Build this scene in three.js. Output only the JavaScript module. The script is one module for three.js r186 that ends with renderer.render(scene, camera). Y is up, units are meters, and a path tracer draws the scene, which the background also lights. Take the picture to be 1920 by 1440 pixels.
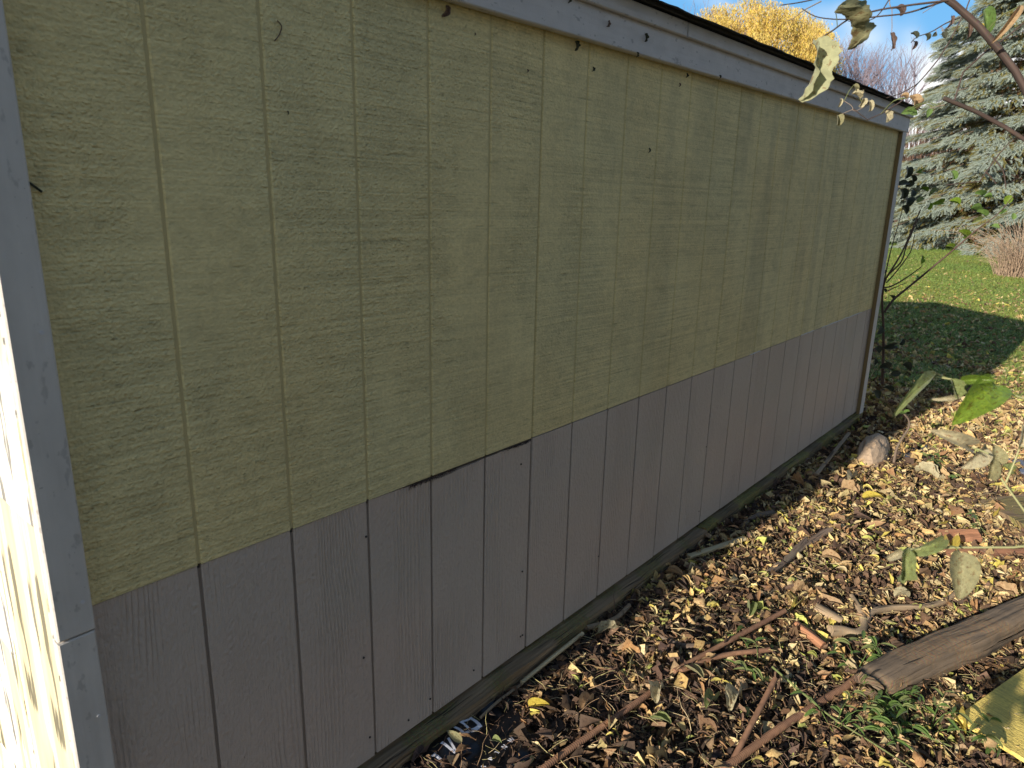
import * as THREE from 'three';
import { mergeGeometries } from 'three/addons/utils/BufferGeometryUtils.js';

// ---------------------------------------------------------------- camera
const scene = new THREE.Scene();
const camera = new THREE.PerspectiveCamera(56.13, 4 / 3, 0.05, 2000);
camera.position.set(-0.362, 1.5606, 1.2564);
camera.up.set(0.18536, 0.96489, -0.1861);
camera.lookAt(-0.362 + 0.73651, 1.5606 - 0.26178, 1.2564 - 0.62372);
camera.focus = 2.6; camera.userData.fStop = 9;   // a small phone lens: near leaves and the far trees a touch soft
scene.add(camera);
// ---------------------------------------------------------------- sky and sun
const SUN = new THREE.Vector3(-1, 0.325, -0.058).normalize();
const EXPOSURE = 1.5, SKY_GAIN = 0.84;
const sun = new THREE.DirectionalLight(new THREE.Color(1.0, 0.9, 0.76), 5.0);
sun.position.copy(SUN).multiplyScalar(60).add(new THREE.Vector3(8, 0, 0));
sun.target.position.set(8, 0, 0);
sun.castShadow = true;
sun.shadow.mapSize.set(4096, 4096);
Object.assign(sun.shadow.camera, { left: -30, right: 30, top: 30, bottom: -30, near: 1, far: 160 });
scene.add(sun, sun.target);

// ---------------------------------------------------------------- random numbers and noise
function rng(seed) {
  let a = seed >>> 0;
  return () => { a = (a + 0x6D2B79F5) | 0; let t = Math.imul(a ^ (a >>> 15), 1 | a); t = (t + Math.imul(t ^ (t >>> 7), 61 | t)) ^ t; return ((t ^ (t >>> 14)) >>> 0) / 4294967296; };
}
const HT = new Float32Array(65536); { const r = rng(77); for (let i = 0; i < 65536; i++) HT[i] = r(); }
const hash2 = (i, j) => HT[(Math.imul(i, 374761) + Math.imul(j, 668265)) & 65535 ^ ((i * 31 + j * 17) & 255)];
function noise(x, y) {
  const i = Math.floor(x), j = Math.floor(y); let u = x - i, v = y - j;
  u = u * u * (3 - 2 * u); v = v * v * (3 - 2 * v);
  const a = hash2(i, j), b = hash2(i + 1, j), c = hash2(i, j + 1), d = hash2(i + 1, j + 1);
  return a + (b - a) * u + (c - a + (a - b - c + d) * u) * v;
}
function fbm(x, y, o = 4) { let s = 0, a = 0.5, t = 0; for (let k = 0; k < o; k++) { s += a * noise(x, y); t += a; a *= 0.5; x = x * 2.03 + 17.3; y = y * 2.03 + 9.1; } return s / t; }
const clamp = (x, a = 0, b = 1) => Math.min(b, Math.max(a, x));
const ss = (a, b, x) => { const t = clamp((x - a) / (b - a)); return t * t * (3 - 2 * t); };
const mix = (a, b, t) => a + (b - a) * t;

// computed sky: clear blue overhead, thin bright cloud lower down, paler towards the horizon
{
  const w = 1024, h = 512, d = new Float32Array(w * h * 4);
  for (let j = 0; j < h; j++) for (let i = 0; i < w; i++) {
    const phi = (i + 0.5) / w * Math.PI * 2, el = ((j + 0.5) / h - 0.5) * Math.PI;
    const dx = Math.cos(phi) * Math.cos(el), dz = Math.sin(phi) * Math.cos(el), dy = Math.sin(el);
    const e = Math.max(dy, 0);
    const k = Math.pow(1 - e, 5);
    const m = ss(0.15, 0.75, e);
    let r = mix(mix(0.07, 0.34, k), 0.08, m), g = mix(mix(0.34, 0.60, k), 0.15, m), b = mix(mix(0.72, 0.84, k), 0.28, m);
    const q = 1 / (e + 0.16);
    const cx = dx * q * 0.9, cz = dz * q * 0.9;
    const n = fbm(cx * 1.1 + 4.2 + 0.6 * fbm(cx * 2, cz * 2 + 5, 3), cz * 2.2 + 1.7, 6);
    const cover = mix(0.43, 0.33, ss(0.45, 0.12, e));
    const c = ss(cover, cover + 0.22, n) * ss(0.80, 0.22, e) * 0.95;
    r = mix(r, 1.0, c); g = mix(g, 0.98, c); b = mix(b, 0.94, c);
    if (dy < 0) { const t = ss(0, -0.08, dy); r = mix(r, 0.10, t); g = mix(g, 0.10, t); b = mix(b, 0.06, t); }
    const o = (j * w + i) * 4; d[o] = r * SKY_GAIN; d[o + 1] = g * SKY_GAIN; d[o + 2] = b * SKY_GAIN; d[o + 3] = 1;
  }
  const sky = new THREE.DataTexture(d, w, h, THREE.RGBAFormat, THREE.FloatType);
  sky.mapping = THREE.EquirectangularReflectionMapping; sky.magFilter = THREE.LinearFilter; sky.minFilter = THREE.LinearFilter; sky.needsUpdate = true;
  scene.background = sky; scene.environment = sky;
  scene.backgroundIntensity = 1; scene.environmentIntensity = 1;
}

// ---------------------------------------------------------------- helpers
const V = (x, y, z) => new THREE.Vector3(x, y, z);
const names = {};
function numbered(n) { if (!(n in names)) { names[n] = 0; return n; } return n + '_' + String(++names[n]).padStart(3, '0'); }
function tag(o, label, category, group, kind) { o.userData.label = label; o.userData.category = category; if (group) o.userData.group = group; if (kind) o.userData.kind = kind; return o; }
function add(o, name) { o.name = numbered(name); scene.add(o); return o; }
function mesh(g, m, name, parent) { const o = new THREE.Mesh(g, m); o.castShadow = o.receiveShadow = true; if (parent) { o.name = name; parent.add(o); } else add(o, name); return o; }
function group(name, x = 0, y = 0, z = 0) { const g = new THREE.Group(); g.position.set(x, y, z); return add(g, name); }
const lin = (r, g, b) => new THREE.Color().setRGB(r, g, b);
const toS = v => 255 * (v <= 0.0031308 ? 12.92 * v : 1.055 * Math.pow(v, 1 / 2.4) - 0.055);
const S_LUT = new Uint8Array(4097); for (let i = 0; i <= 4096; i++) S_LUT[i] = Math.round(toS(i / 4096));
function colorTex(w, h, fn) {
  const d = new Uint8Array(w * h * 4), c = [0, 0, 0];
  for (let j = 0; j < h; j++) for (let i = 0; i < w; i++) { fn((i + 0.5) / w, (j + 0.5) / h, c); const o = (j * w + i) * 4; for (let k = 0; k < 3; k++) d[o + k] = S_LUT[(clamp(c[k]) * 4096) | 0]; d[o + 3] = 255; }
  return finish(new THREE.DataTexture(d, w, h), true);
}
function finish(t, srgb) { t.wrapS = t.wrapT = THREE.RepeatWrapping; t.magFilter = THREE.LinearFilter; t.minFilter = THREE.LinearMipmapLinearFilter; t.generateMipmaps = true; t.anisotropy = 8; if (srgb) t.colorSpace = THREE.SRGBColorSpace; t.needsUpdate = true; return t; }
// colour and relief computed together: fn writes c[0..2] linear colour, c[3] height 0..1
function pairTex(w, h, fn) {
  const d = new Uint8Array(w * h * 4), b = new Uint8Array(w * h * 4), c = [0, 0, 0, 0];
  for (let j = 0; j < h; j++) for (let i = 0; i < w; i++) {
    fn((i + 0.5) / w, (j + 0.5) / h, c); const o = (j * w + i) * 4;
    for (let k = 0; k < 3; k++) d[o + k] = S_LUT[(clamp(c[k]) * 4096) | 0];
    d[o + 3] = 255; b[o] = b[o + 1] = b[o + 2] = clamp(c[3]) * 255; b[o + 3] = 255;
  }
  return [finish(new THREE.DataTexture(d, w, h), true), finish(new THREE.DataTexture(b, w, h), false)];
}
function std(o) { return new THREE.MeshStandardMaterial(Object.assign({ roughness: 0.85, metalness: 0, side: THREE.DoubleSide }, o)); }

// raw quad builder: faces pushed with uv, flat normals
class QB {
  constructor() { this.p = []; this.u = []; this.n = []; this.ix = []; }
  quad(a, b, c, d, ua, ub, uc, ud) {
    const n = V(b[0] - a[0], b[1] - a[1], b[2] - a[2]).cross(V(d[0] - a[0], d[1] - a[1], d[2] - a[2])).normalize();
    const o = this.p.length / 3;
    for (const q of [a, b, c, d]) { this.p.push(...q); this.n.push(n.x, n.y, n.z); }
    for (const q of [ua || [0, 0], ub || [1, 0], uc || [1, 1], ud || [0, 1]]) this.u.push(...q);
    this.ix.push(o, o + 1, o + 2, o, o + 2, o + 3);
  }
  geo() { const g = new THREE.BufferGeometry(); g.setAttribute('position', new THREE.Float32BufferAttribute(this.p, 3)); g.setAttribute('normal', new THREE.Float32BufferAttribute(this.n, 3)); g.setAttribute('uv', new THREE.Float32BufferAttribute(this.u, 2)); g.setIndex(this.ix); return g; }
}
// box with bevelled front edges; uv in metres of its largest directions
function bevelBox(x0, x1, y0, y1, z0, z1, bv = 0.003, uvs = 1) {
  const s = new THREE.Shape(); const w = x1 - x0, h = y1 - y0, d = z1 - z0;
  s.moveTo(bv, bv); s.lineTo(w - bv, bv); s.lineTo(w - bv, h - bv); s.lineTo(bv, h - bv); s.closePath();
  const g = new THREE.ExtrudeGeometry(s, { depth: d - 2 * bv, bevelEnabled: true, bevelSize: bv, bevelThickness: bv, bevelSegments: 1, steps: 1 });
  g.translate(x0, y0, z0 + bv);
  const u = g.attributes.uv; for (let i = 0; i < u.count; i++) u.setXY(i, u.getX(i) * uvs, u.getY(i) * uvs);
  return g;
}
// tube along points with a radius function; returns an indexed smooth geometry
function tube(pts, rad, seg = 6, per = 4, wob = 0, seed = 1) {
  const curve = new THREE.CatmullRomCurve3(pts.map(p => Array.isArray(p) ? V(...p) : p), false, 'centripetal');
  const n = Math.max(2, (pts.length - 1) * per), fr = curve.computeFrenetFrames(n, false);
  const L = curve.getLength(), P = [], N = [], UVs = [], I = [];
  for (let i = 0; i <= n; i++) {
    const t = i / n, c = curve.getPointAt(t), r0 = rad(t);
    for (let j = 0; j <= seg; j++) {
      const a = j / seg * Math.PI * 2;
      const r = r0 * (1 + (wob ? wob * (noise(Math.cos(a) * 1.7 + seed * 7.1 + 20, t * L * 14 + Math.sin(a) * 1.7 + seed) - 0.5) * 2 : 0));
      const nn = fr.normals[i].clone().multiplyScalar(Math.cos(a)).addScaledVector(fr.binormals[i], Math.sin(a));
      P.push(c.x + nn.x * r, c.y + nn.y * r, c.z + nn.z * r); N.push(nn.x, nn.y, nn.z); UVs.push(t * L, j / seg * 0.3);
      if (i < n && j < seg) { const a0 = i * (seg + 1) + j, b0 = a0 + seg + 1; I.push(a0, a0 + 1, b0, b0, a0 + 1, b0 + 1); }
    }
  }
  for (const e of [0, n]) {   // end caps
    const c = curve.getPointAt(e / n), k = P.length / 3, tn = fr.tangents[e].clone().multiplyScalar(e ? 1 : -1);
    P.push(c.x, c.y, c.z); N.push(tn.x, tn.y, tn.z); UVs.push(0, 0);
    for (let j = 0; j <= seg; j++) { const s = (e * (seg + 1) + j) * 3; P.push(P[s], P[s + 1], P[s + 2]); N.push(tn.x, tn.y, tn.z); UVs.push(0, j / seg * 0.3); }
    for (let j = 0; j < seg; j++) e ? I.push(k, k + 1 + j, k + 2 + j) : I.push(k, k + 2 + j, k + 1 + j);
  }
  const g = new THREE.BufferGeometry();
  g.setAttribute('position', new THREE.Float32BufferAttribute(P, 3)); g.setAttribute('normal', new THREE.Float32BufferAttribute(N, 3)); g.setAttribute('uv', new THREE.Float32BufferAttribute(UVs, 2)); g.setIndex(I);
  return g;
}
// ground height in metres: a slight bank against the shed, the lawn a little lower
const groundBase = (x, z) => { const n = 0.05 - 0.11 * ss(0.05, 1.1, z); return mix(n, -0.10, ss(4.5, 9, x)); };
const ground = (x, z) => groundBase(x, z) + (x < 5.2 ? 0.022 * (noise(x * 2.7 + 3, 4) * 0.6 + noise(x * 9, 8) * 0.4) * Math.exp(-((z / 0.11) ** 2)) : 0) + (fbm(x * 4.6 + 5, z * 4.6 + 2, 3) - 0.5) * 0.075 * ss(9, 5, x) * ss(0.05, 0.3, z) + (fbm(x * 13, z * 13, 2) - 0.5) * 0.034 * ss(8, 4, x);
// ================================================================ materials of the shed
const PW = 1.2192, BW = PW / 6, WALL_L = 4.877, SKT = 0.85, SKB = 0.135, WTOP = 2.06;
// rough-sawn siding under old butter-yellow paint: saw kerfs, torn fibres, kerfs darkened by grime and painted-in relief shade
function sidingTex(seed, w, h, rough, grime) {
  const sx = seed * 3.7, H = WTOP - SKT;
  return pairTex(w, h, (u, v, c) => {
    const x = u * PW, y = v * H;
    const yy = y + 0.02 * x * Math.sin(seed) + 0.004 * (noise(x * 5 + sx, y * 4) - 0.5);
    const patch = fbm(x * 4.5 + sx, y * 2.2 + sx, 3);
    const band = noise(sx + 3, yy * 14);
    const brk = noise(x * 7 + sx * 2, yy * 160);
    const l1 = ss(0.50, 0.88, noise(sx + x * 1.6, yy * 250)) * ss(0.22, 0.60, brk);
    const l2 = ss(0.70, 0.95, noise(sx + x * 0.6 + 40, yy * 185)) * ss(0.35, 0.65, noise(x * 4.5 + sx, yy * 120 + 8));
    const l3 = ss(0.84, 0.97, noise(sx + x * 0.45 + 90, yy * 240)) * ss(0.45, 0.70, noise(x * 2.4 + sx, yy * 90 + 3));
    const fib = fbm(x * 150 + sx, y * 330, 3);
    const lump = fbm(x * 260 + sx, y * 260, 2);
    const vert = noise(x * 330 + sx, y * 26);
    const rg = ss(0.34, 0.62, patch) * rough;
    const torn = ss(0.66, 0.80, fbm(x * 95 + sx, y * 210 + 4, 3)) * rg;
    const dash = ss(0.80, 0.96, noise(x * 13 + sx, yy * 175)) * ss(0.40, 0.65, noise(x * 40 + sx, yy * 60 + 9));
    const line = clamp(0.62 * noise(sx + x * 2.1, yy * 285) * (0.45 + 0.55 * noise(x * 22 + sx, yy * 85)) * (0.6 + 0.6 * ss(0.3, 0.7, patch)) + 0.16 * l2 + 0.12 * l3 + 0.42 * dash);
    c[3] = 0.62 - 0.40 * line + (lump - 0.5) * (0.18 + 0.5 * rg) + (fib - 0.5) * 0.3 + 0.30 * torn + (vert - 0.5) * 0.10;
    const hue = fbm(x * 3.3 + sx + 11, y * 2.6 + 4, 3) - 0.5;
    let k = 1.06 - 0.44 * line - 0.20 * torn * (fib > 0.5 ? -0.5 : 1) + (fib - 0.5) * 0.30 + (fbm(x * 9 + sx, y * 7, 3) - 0.5) * 0.14;
    let r = 0.765, g = 0.640, b = 0.318;
    r *= 1 + hue * 0.09; g *= 1 + hue * 0.01; b *= 1 - hue * 0.08;
    // dark specks and mildew runs
    const sp = noise(x * 420 + sx, y * 420); if (sp > 0.975) k *= 0.62;
    const run = ss(0.50, 0.74, fbm(x * 11 + sx, y * 0.9 + 2, 3)) * (0.35 + 0.65 * fbm(x * 60, y * 22, 3)) * grime;
    r = mix(r * k, 0.22, run * 0.5); g = mix(g * k, 0.195, run * 0.5); b = mix(b * k, 0.125, run * 0.5);
    const gr = ss(0.52, 0.8, fbm(x * 26 + sx, y * 34, 4)) * 0.15;
    c[0] = mix(r, 0.29, gr); c[1] = mix(g, 0.24, gr); c[2] = mix(b, 0.12, gr);
  });
}
const sidingMats = [[1, 1536, 1536, 1.0, 0.25], [2, 1280, 1536, 0.7, 0.35], [3, 1024, 1024, 0.45, 0.6], [4, 1024, 1024, 0.5, 0.4]].map(a => {
  const [m, b] = sidingTex(...a); return std({ map: m, bumpMap: b, bumpScale: 0.0036, roughness: 0.88 });
});
// embossed wood-grain hardboard, taupe factory paint
const skirtTex = pairTex(2048, 1024, (u, v, c) => {
  const x = u * PW, y = v * (SKT - SKB), bi = Math.floor(x / BW), lx = x - bi * BW;
  const xc = (hash2(bi, 3) * 0.9 + 0.05) * BW, yc = hash2(bi, 9) * 0.7;
  const wob = 0.012 * (fbm(lx * 14 + bi * 5, y * 5, 3) - 0.5);
  const dist = Math.abs(lx - xc + wob) * (1 + 0.9 * hash2(bi, 5) * Math.pow(Math.abs(y - yc), 1.4));
  const q = dist * 95 + fbm(lx * 30 + bi, y * 3, 2) * 1.4; const fr = q - Math.floor(q);
  const ridge = ss(0.0, 0.25, fr) * ss(1.0, 0.55, fr), zone = ss(0.42, 0.62, fbm(lx * 9 + bi * 3, y * 2.2 + bi, 2));
  const fine = noise(lx * 620 + bi * 9, y * 17), stip = fbm(x * 190, y * 120, 3);
  c[3] = 0.45 + zone * (ridge - 0.5) * 0.55 + (fine - 0.5) * 0.22 + (stip - 0.5) * 0.5;
  const t = 1 + (fbm(x * 5, y * 3, 3) - 0.5) * 0.12 + (stip - 0.5) * 0.10 + zone * (ridge - 0.5) * 0.06;
  const pk = (fbm(x * 3 + 9, y * 4, 2) - 0.5) * 0.10;
  const sc = ss(0.80, 0.88, fbm(x * 46 + 3, y * 70, 3)) * 0.3;
  c[0] = mix(0.510 * t * (1 + pk), 0.54, sc); c[1] = mix(0.425 * t, 0.50, sc); c[2] = mix(0.360 * t * (1 - pk * 0.3), 0.40, sc);
  if (noise(x * 260 + 5, y * 260) > 0.988) { c[0] *= 0.35; c[1] *= 0.35; c[2] *= 0.35; }
});
const skirtMat = std({ map: skirtTex[0], bumpMap: skirtTex[1], bumpScale: 0.0045, roughness: 0.5 });
const skirtGroove = std({ color: lin(0.30, 0.245, 0.20), roughness: 0.8 });
const yellowGroove = std({ color: lin(0.64, 0.53, 0.265), roughness: 0.9 });
// painted trim
function paintTex(seed, cr, cg, cb, wear) {
  return pairTex(1024, 512, (u, v, c) => {
    const x = u * 1.0, y = v * 0.5;
    const gr = fbm(x * 6 + seed, y * 110 + seed, 4), st = fbm(x * 18 + seed, y * 22, 4);
    const scuff = ss(0.72, 0.80, fbm(x * 42 + seed, y * 70, 4)) * wear * 0.6, sp = noise(x * 300 + seed, y * 300) > 0.982 ? 0.5 : 1;
    const t = (1 + (st - 0.5) * 0.22 + (gr - 0.5) * 0.10) * sp;
    c[0] = mix(cr * t, 0.20, scuff); c[1] = mix(cg * t, 0.185, scuff); c[2] = mix(cb * t, 0.17, scuff);
    c[3] = 0.5 + (gr - 0.5) * 0.6 - scuff * 0.3 + (noise(x * 240, y * 240) - 0.5) * 0.12;
  });
}
const trimT = paintTex(5, 0.60, 0.560, 0.51, 0.55), trimMat = std({ map: trimT[0], bumpMap: trimT[1], bumpScale: 0.0014, roughness: 0.7 });
const fascT = paintTex(13, 0.60, 0.560, 0.53, 0.8), fasciaMat = std({ map: fascT[0], bumpMap: fascT[1], bumpScale: 0.0014, roughness: 0.7 });
// gable corner board: old cream-yellow paint flaking off weathered wood, grain upright (v runs along the board)
const flakeT = pairTex(512, 2048, (u, v, c) => {
  const x = u * 0.25, y = v * 1.0;
  const gr = fbm(x * 190, y * 7, 4), fl = ss(0.50, 0.66, fbm(x * 75 + 3, y * 2.0 + 7, 4)), crack = ss(0.62, 0.70, fbm(x * 150 + 9, y * 5, 4));
  const t = 1 + (gr - 0.5) * 0.5;
  c[0] = mix(0.78 * t, 0.60 * t, fl); c[1] = mix(0.76 * t, 0.54 * t, fl); c[2] = mix(0.70 * t, 0.36 * t, fl);
  for (let k = 0; k < 3; k++) c[k] *= 1 - 0.72 * crack;
  c[3] = 0.6 + (gr - 0.5) * 0.4 - 0.2 * fl - 0.5 * crack;
});
const flakeMat = std({ map: flakeT[0], bumpMap: flakeT[1], bumpScale: 0.002, roughness: 0.9 });
// weathered structural timber with moss
function timberTex(seed, base, moss, mossAmt, w = 1024, h = 256) {
  return pairTex(w, h, (u, v, c) => {
    const x = u * 1.2, y = v * 0.3;
    const gr = fbm(x * 5 + seed, y * 150 + 4 * fbm(x * 3 + seed, y * 8, 2), 4), big = fbm(x * 4 + seed, y * 9, 4), cr = ss(0.70, 0.80, fbm(x * 4 + seed * 2, y * 120, 3));
    const m = ss(0.45, 0.62, fbm(x * 9 + seed, y * 14 + 5, 4)) * mossAmt * (0.5 + 0.5 * noise(x * 300, y * 300));
    const t = 0.55 + 0.9 * gr + (big - 0.5) * 0.7;
    for (let k = 0; k < 3; k++) c[k] = mix(base[k] * t, moss[k] * (0.6 + 0.8 * noise(x * 210 + k, y * 210)), m) * (1 - 0.75 * cr);
    c[3] = 0.5 + (gr - 0.5) * 0.9 - 0.5 * cr + m * 0.15;
  });
}
const beamT = timberTex(3, [0.25, 0.175, 0.10], [0.17, 0.15, 0.045], 0.8), beamMat = std({ map: beamT[0], bumpMap: beamT[1], bumpScale: 0.004 });
const beamT2 = timberTex(8, [0.17, 0.125, 0.065], [0.22, 0.20, 0.05], 0.95), beamMossMat = std({ map: beamT2[0], bumpMap: beamT2[1], bumpScale: 0.004 });
const darkGap = std({ map: beamT[0], roughness: 1 });

// ================================================================ the shed
const shed = group('garden_shed');
tag(shed, 'long pale yellow garden shed with taupe lower skirting and lilac-white trim', 'shed');
// one grooved strip of sheet siding: front face, bevels, cheeks, ends; uv in metres of its sheet
function strip(x0, x1, y0, y1, zf, dep, gap, bv, px, py, ph, top) {
  const q = new QB(), a = x0 + gap / 2, b = x1 - gap / 2, uv = (x, y) => [(x - px) / PW, (y - py) / ph];
  const ya = top ? top(a) : y1, yb = top ? top(b) : y1;
  const nx = 6, f = i => a + bv + (b - a - 2 * bv) * i / nx;
  for (let i = 0; i < nx; i++) { const l = f(i), r = f(i + 1), tl = top ? top(l) : y1, tr = top ? top(r) : y1; q.quad([l, y0, zf], [r, y0, zf], [r, tr, zf], [l, tl, zf], uv(l, y0), uv(r, y0), uv(r, tr), uv(l, tl)); q.quad([l, tl, zf], [r, tr, zf], [r, tr, zf - dep], [l, tl, zf - dep], uv(l, tl), uv(r, tr), uv(r, tr), uv(l, tl)); }
  q.quad([a, y0, zf - bv], [a + bv, y0, zf], [a + bv, ya, zf], [a, ya, zf - bv], uv(a, y0), uv(a + bv, y0), uv(a + bv, ya), uv(a, ya));
  q.quad([b - bv, y0, zf], [b, y0, zf - bv], [b, yb, zf - bv], [b - bv, yb, zf], uv(b - bv, y0), uv(b, y0), uv(b, yb), uv(b - bv, yb));
  q.quad([a, y0, zf - dep], [a, y0, zf - bv], [a, ya, zf - bv], [a, ya, zf - dep], uv(a, y0), uv(a + 0.002, y0), uv(a + 0.002, ya), uv(a, ya));
  q.quad([b, y0, zf - bv], [b, y0, zf - dep], [b, yb, zf - dep], [b, yb, zf - bv], uv(b - 0.002, y0), uv(b, y0), uv(b, yb), uv(b - 0.002, yb));
  q.quad([a, y0, zf - dep], [b, y0, zf - dep], [b, y0, zf], [a, y0, zf], uv(a, y0), uv(b, y0), uv(b, y0), uv(a, y0));
  return q.geo();
}
{
  const r = rng(5);
  for (let pnl = 0; pnl < 4; pnl++) {
    const px = pnl * PW;
    const zf = [0.0015, 0, 0.001, 0.0005][pnl];
    // upper sheet: shallow painted-over grooves
    const up = mesh(bevelBox(px + 0.0015, px + PW - 0.0015, SKT + 0.001, WTOP, -0.012, -0.0034 + zf, 0.0005), yellowGroove, 'siding_panel', shed);
    for (let i = 0; i < 6; i++) {
      const x0 = px + i * BW, x1 = x0 + BW;
      mesh(strip(x0, x1, SKT, WTOP, zf, 0.004, 0.0065, 0.0028, px, SKT, WTOP - SKT), sidingMats[pnl], 'board', up);
    }
    // lower skirting sheet: crisp square grooves
    const lo = mesh(bevelBox(px + 0.0015, px + PW - 0.0015, SKB + 0.001, SKT - 0.010, -0.016, -0.0055, 0.0005), skirtGroove, 'skirting_panel', shed);
    for (let i = 0; i < 6; i++) {
      const x0 = px + i * BW, x1 = x0 + BW;
      // the top edge is torn where the old siding was cut away (boards 3 to 5 of the first sheet)
      const top = (pnl === 0) ? (x => SKT - 0.0022 - 0.011 * ss(0.62, 0.80, x) * (0.35 + 0.65 * ss(0.70, 0.80, x)) * ss(1.3, 0.86, x) * (0.55 + 0.9 * fbm(x * 60, 3, 3)) - 0.008 * ss(1.06, 1.20, x) * (0.4 + 1.1 * fbm(x * 110, 9, 3))) : (x => SKT - 0.0022 - 0.0014 * noise(x * 22, pnl * 3));
      mesh(strip(x0, x1, SKB + (r() - 0.5) * 0.003, SKT, 0.0005 - (pnl === 0 ? 0.0015 : 0), 0.007, 0.0078, 0.0014, px, SKB, SKT - SKB, top), skirtMat, 'board', lo);
    }
  }
  // dark sheathing seen through the gap between the two sidings
  mesh(bevelBox(0.02, 4.85, SKB - 0.01, WTOP, -0.06, -0.019, 0.001), darkGap, 'sheathing', shed);
  // frayed splinters along the torn edge
  const sp = [];
  const rr = rng(31);
  for (let i = 0; i < 120; i++) {
    const x = rr() < 0.65 ? 0.74 + rr() * 0.16 : 1.09 + rr() * 0.12, l = 0.006 + rr() * 0.014, an = (rr() - 0.5) * 2.6;
    sp.push(tube([[x, SKT - 0.003 - rr() * 0.006, 0.0005], [x + Math.sin(an) * l * 0.5, SKT - 0.004 - Math.cos(an) * l * 0.3, 0.003], [x + Math.sin(an) * l, SKT - 0.003 - Math.cos(an) * l * 0.7, 0.002]], t => 0.0009 * (1 - 0.7 * t), 4, 1));
  }
  mesh(mergeGeometries(sp), std({ color: lin(0.055, 0.035, 0.030), roughness: 1 }), 'splinters', shed).userData.kind = 'stuff';
  // pale caulk bead left on the joint near the far end
  const caulk = std({ color: lin(0.62, 0.60, 0.60), roughness: 0.6 });
  for (const [a, b] of [[2.80, 2.92], [3.46, 3.66], [3.78, 4.55]]) {
    const pts = []; for (let i = 0; i <= 12; i++) pts.push([a + (b - a) * i / 12, SKT - 0.001 + (noise(a + i * 3.3, 2) - 0.5) * 0.003, 0.002]);
    mesh(tube(pts, t => 0.0016 + 0.002 * noise(t * 9 + a, 5), 5, 2), caulk, 'caulk_bead', shed);
  }
  // nail heads in the skirting
  const nailG = new THREE.CylinderGeometry(0.0028, 0.0028, 0.002, 8).rotateX(Math.PI / 2), nailM = std({ color: lin(0.03, 0.028, 0.028), roughness: 0.6 });
  for (const [x, y] of [[0.60, 0.76], [0.59, 0.20], [0.58, 0.44], [0.80, 0.19], [0.72, 0.17], [1.19, 0.19], [1.20, 0.19], [1.19, 0.42], [1.62, 0.30], [2.42, 0.2], [2.43, 0.5], [1.17, 0.78], [0.975, 0.185]]) { const n = mesh(nailG, nailM, 'nail', shed); n.position.set(x, y, 0.001); }
}
// corner boards
{
  const cb = (x0, x1, y0, y1, z0, z1, m, uo) => { const g = bevelBox(x0, x1, y0, y1, z0, z1, 0.0025); const u = g.attributes.uv; for (let i = 0; i < u.count; i++) u.setXY(i, u.getY(i) * 0.8 + uo, u.getX(i) * 2 + uo); return mesh(g, m, 'corner_board', shed); };
  cb(-0.052, 0.006, 0.852 - 0.035, 1.97, 0.0025, 0.0225, trimMat, 0.1);
  cb(-0.053, 0.005, 0.04, 0.850 - 0.036, 0.0025, 0.0215, trimMat, 0.6);
  cb(4.782, 4.866, 0.06, 1.955, 0.0025, 0.0255, trimMat, 0.35);
  // gable side corner board, full sun
  const g = bevelBox(-0.118, 0.0, 0.02, 2.05, 0, 0.020, 0.002);
  const u = g.attributes.uv; for (let i = 0; i < u.count; i++) u.setXY(i, u.getX(i), u.getY(i));
  g.rotateY(-Math.PI / 2); g.translate(-0.0335, 0, 0.0015);
  const o = mesh(g, flakeMat, 'corner_board', shed); o.userData.label = 'sunlit cream corner board with flaking paint';
  for (let k = 0; k < 5; k++) {   // upright planks of the gable end beside it
    const a = -0.1195 - 0.146 * (k + 1) + 0.003, b = -0.1195 - 0.146 * k, gg = bevelBox(a, b, 0.02, 2.03, 0, 0.018, 0.002), uu = gg.attributes.uv;
    for (let i = 0; i < uu.count; i++) uu.setXY(i, uu.getX(i) + k * 0.31, uu.getY(i) + k * 0.37);
    gg.rotateY(-Math.PI / 2); gg.translate(-0.0345 - (k % 2) * 0.0008, 0, 0); mesh(gg, flakeMat, 'gable_plank', shed);
  }
  const ed = mesh(bevelBox(4.7785, 4.7815, 0.07, 1.95, 0.0027, 0.0245, 0.0005), std({ color: lin(0.24, 0.17, 0.075), roughness: 0.9 }), 'board_edge', shed); ed.userData.label = 'unpainted brown edge of the far corner board';
  // small round nail heads of the near corner board
  const nm = std({ color: lin(0.62, 0.60, 0.60), roughness: 0.6 }), ng = new THREE.CylinderGeometry(0.0032, 0.0032, 0.0022, 10).rotateX(Math.PI / 2);
  for (const [x, y] of [[-0.008, 1.335], [-0.008, 0.875], [-0.01, 0.65]]) { const n = mesh(ng, nm, 'nail', shed); n.position.set(x, y, 0.0232); }
}
// gable, rear and far walls, plain sheets behind the corner boards
{
  const gm = sidingMats[1];
  const sh = (pts, x, nm) => { const s = new THREE.Shape(pts.map(p => new THREE.Vector2(...p))); const g = new THREE.ExtrudeGeometry(s, { depth: 0.03, bevelEnabled: false }); g.rotateY(-Math.PI / 2); g.translate(x, 0, 0); return mesh(g, gm, nm, shed); };
  const prof = [[-2.70, 0.06], [-0.07, 0.06], [-0.07, 2.02], [-1.38, 2.40], [-2.70, 2.02]];
  sh(prof, -0.022, 'gable_wall'); sh(prof, 4.845, 'gable_wall');
  mesh(bevelBox(-0.05, 4.84, 0.06, 2.0, -2.76, -2.72, 0.002), gm, 'rear_wall', shed);
  mesh(bevelBox(-0.05, 4.84, -0.05, 0.05, -2.72, -0.08, 0.002), darkGap, 'floor', shed);
}
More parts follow.
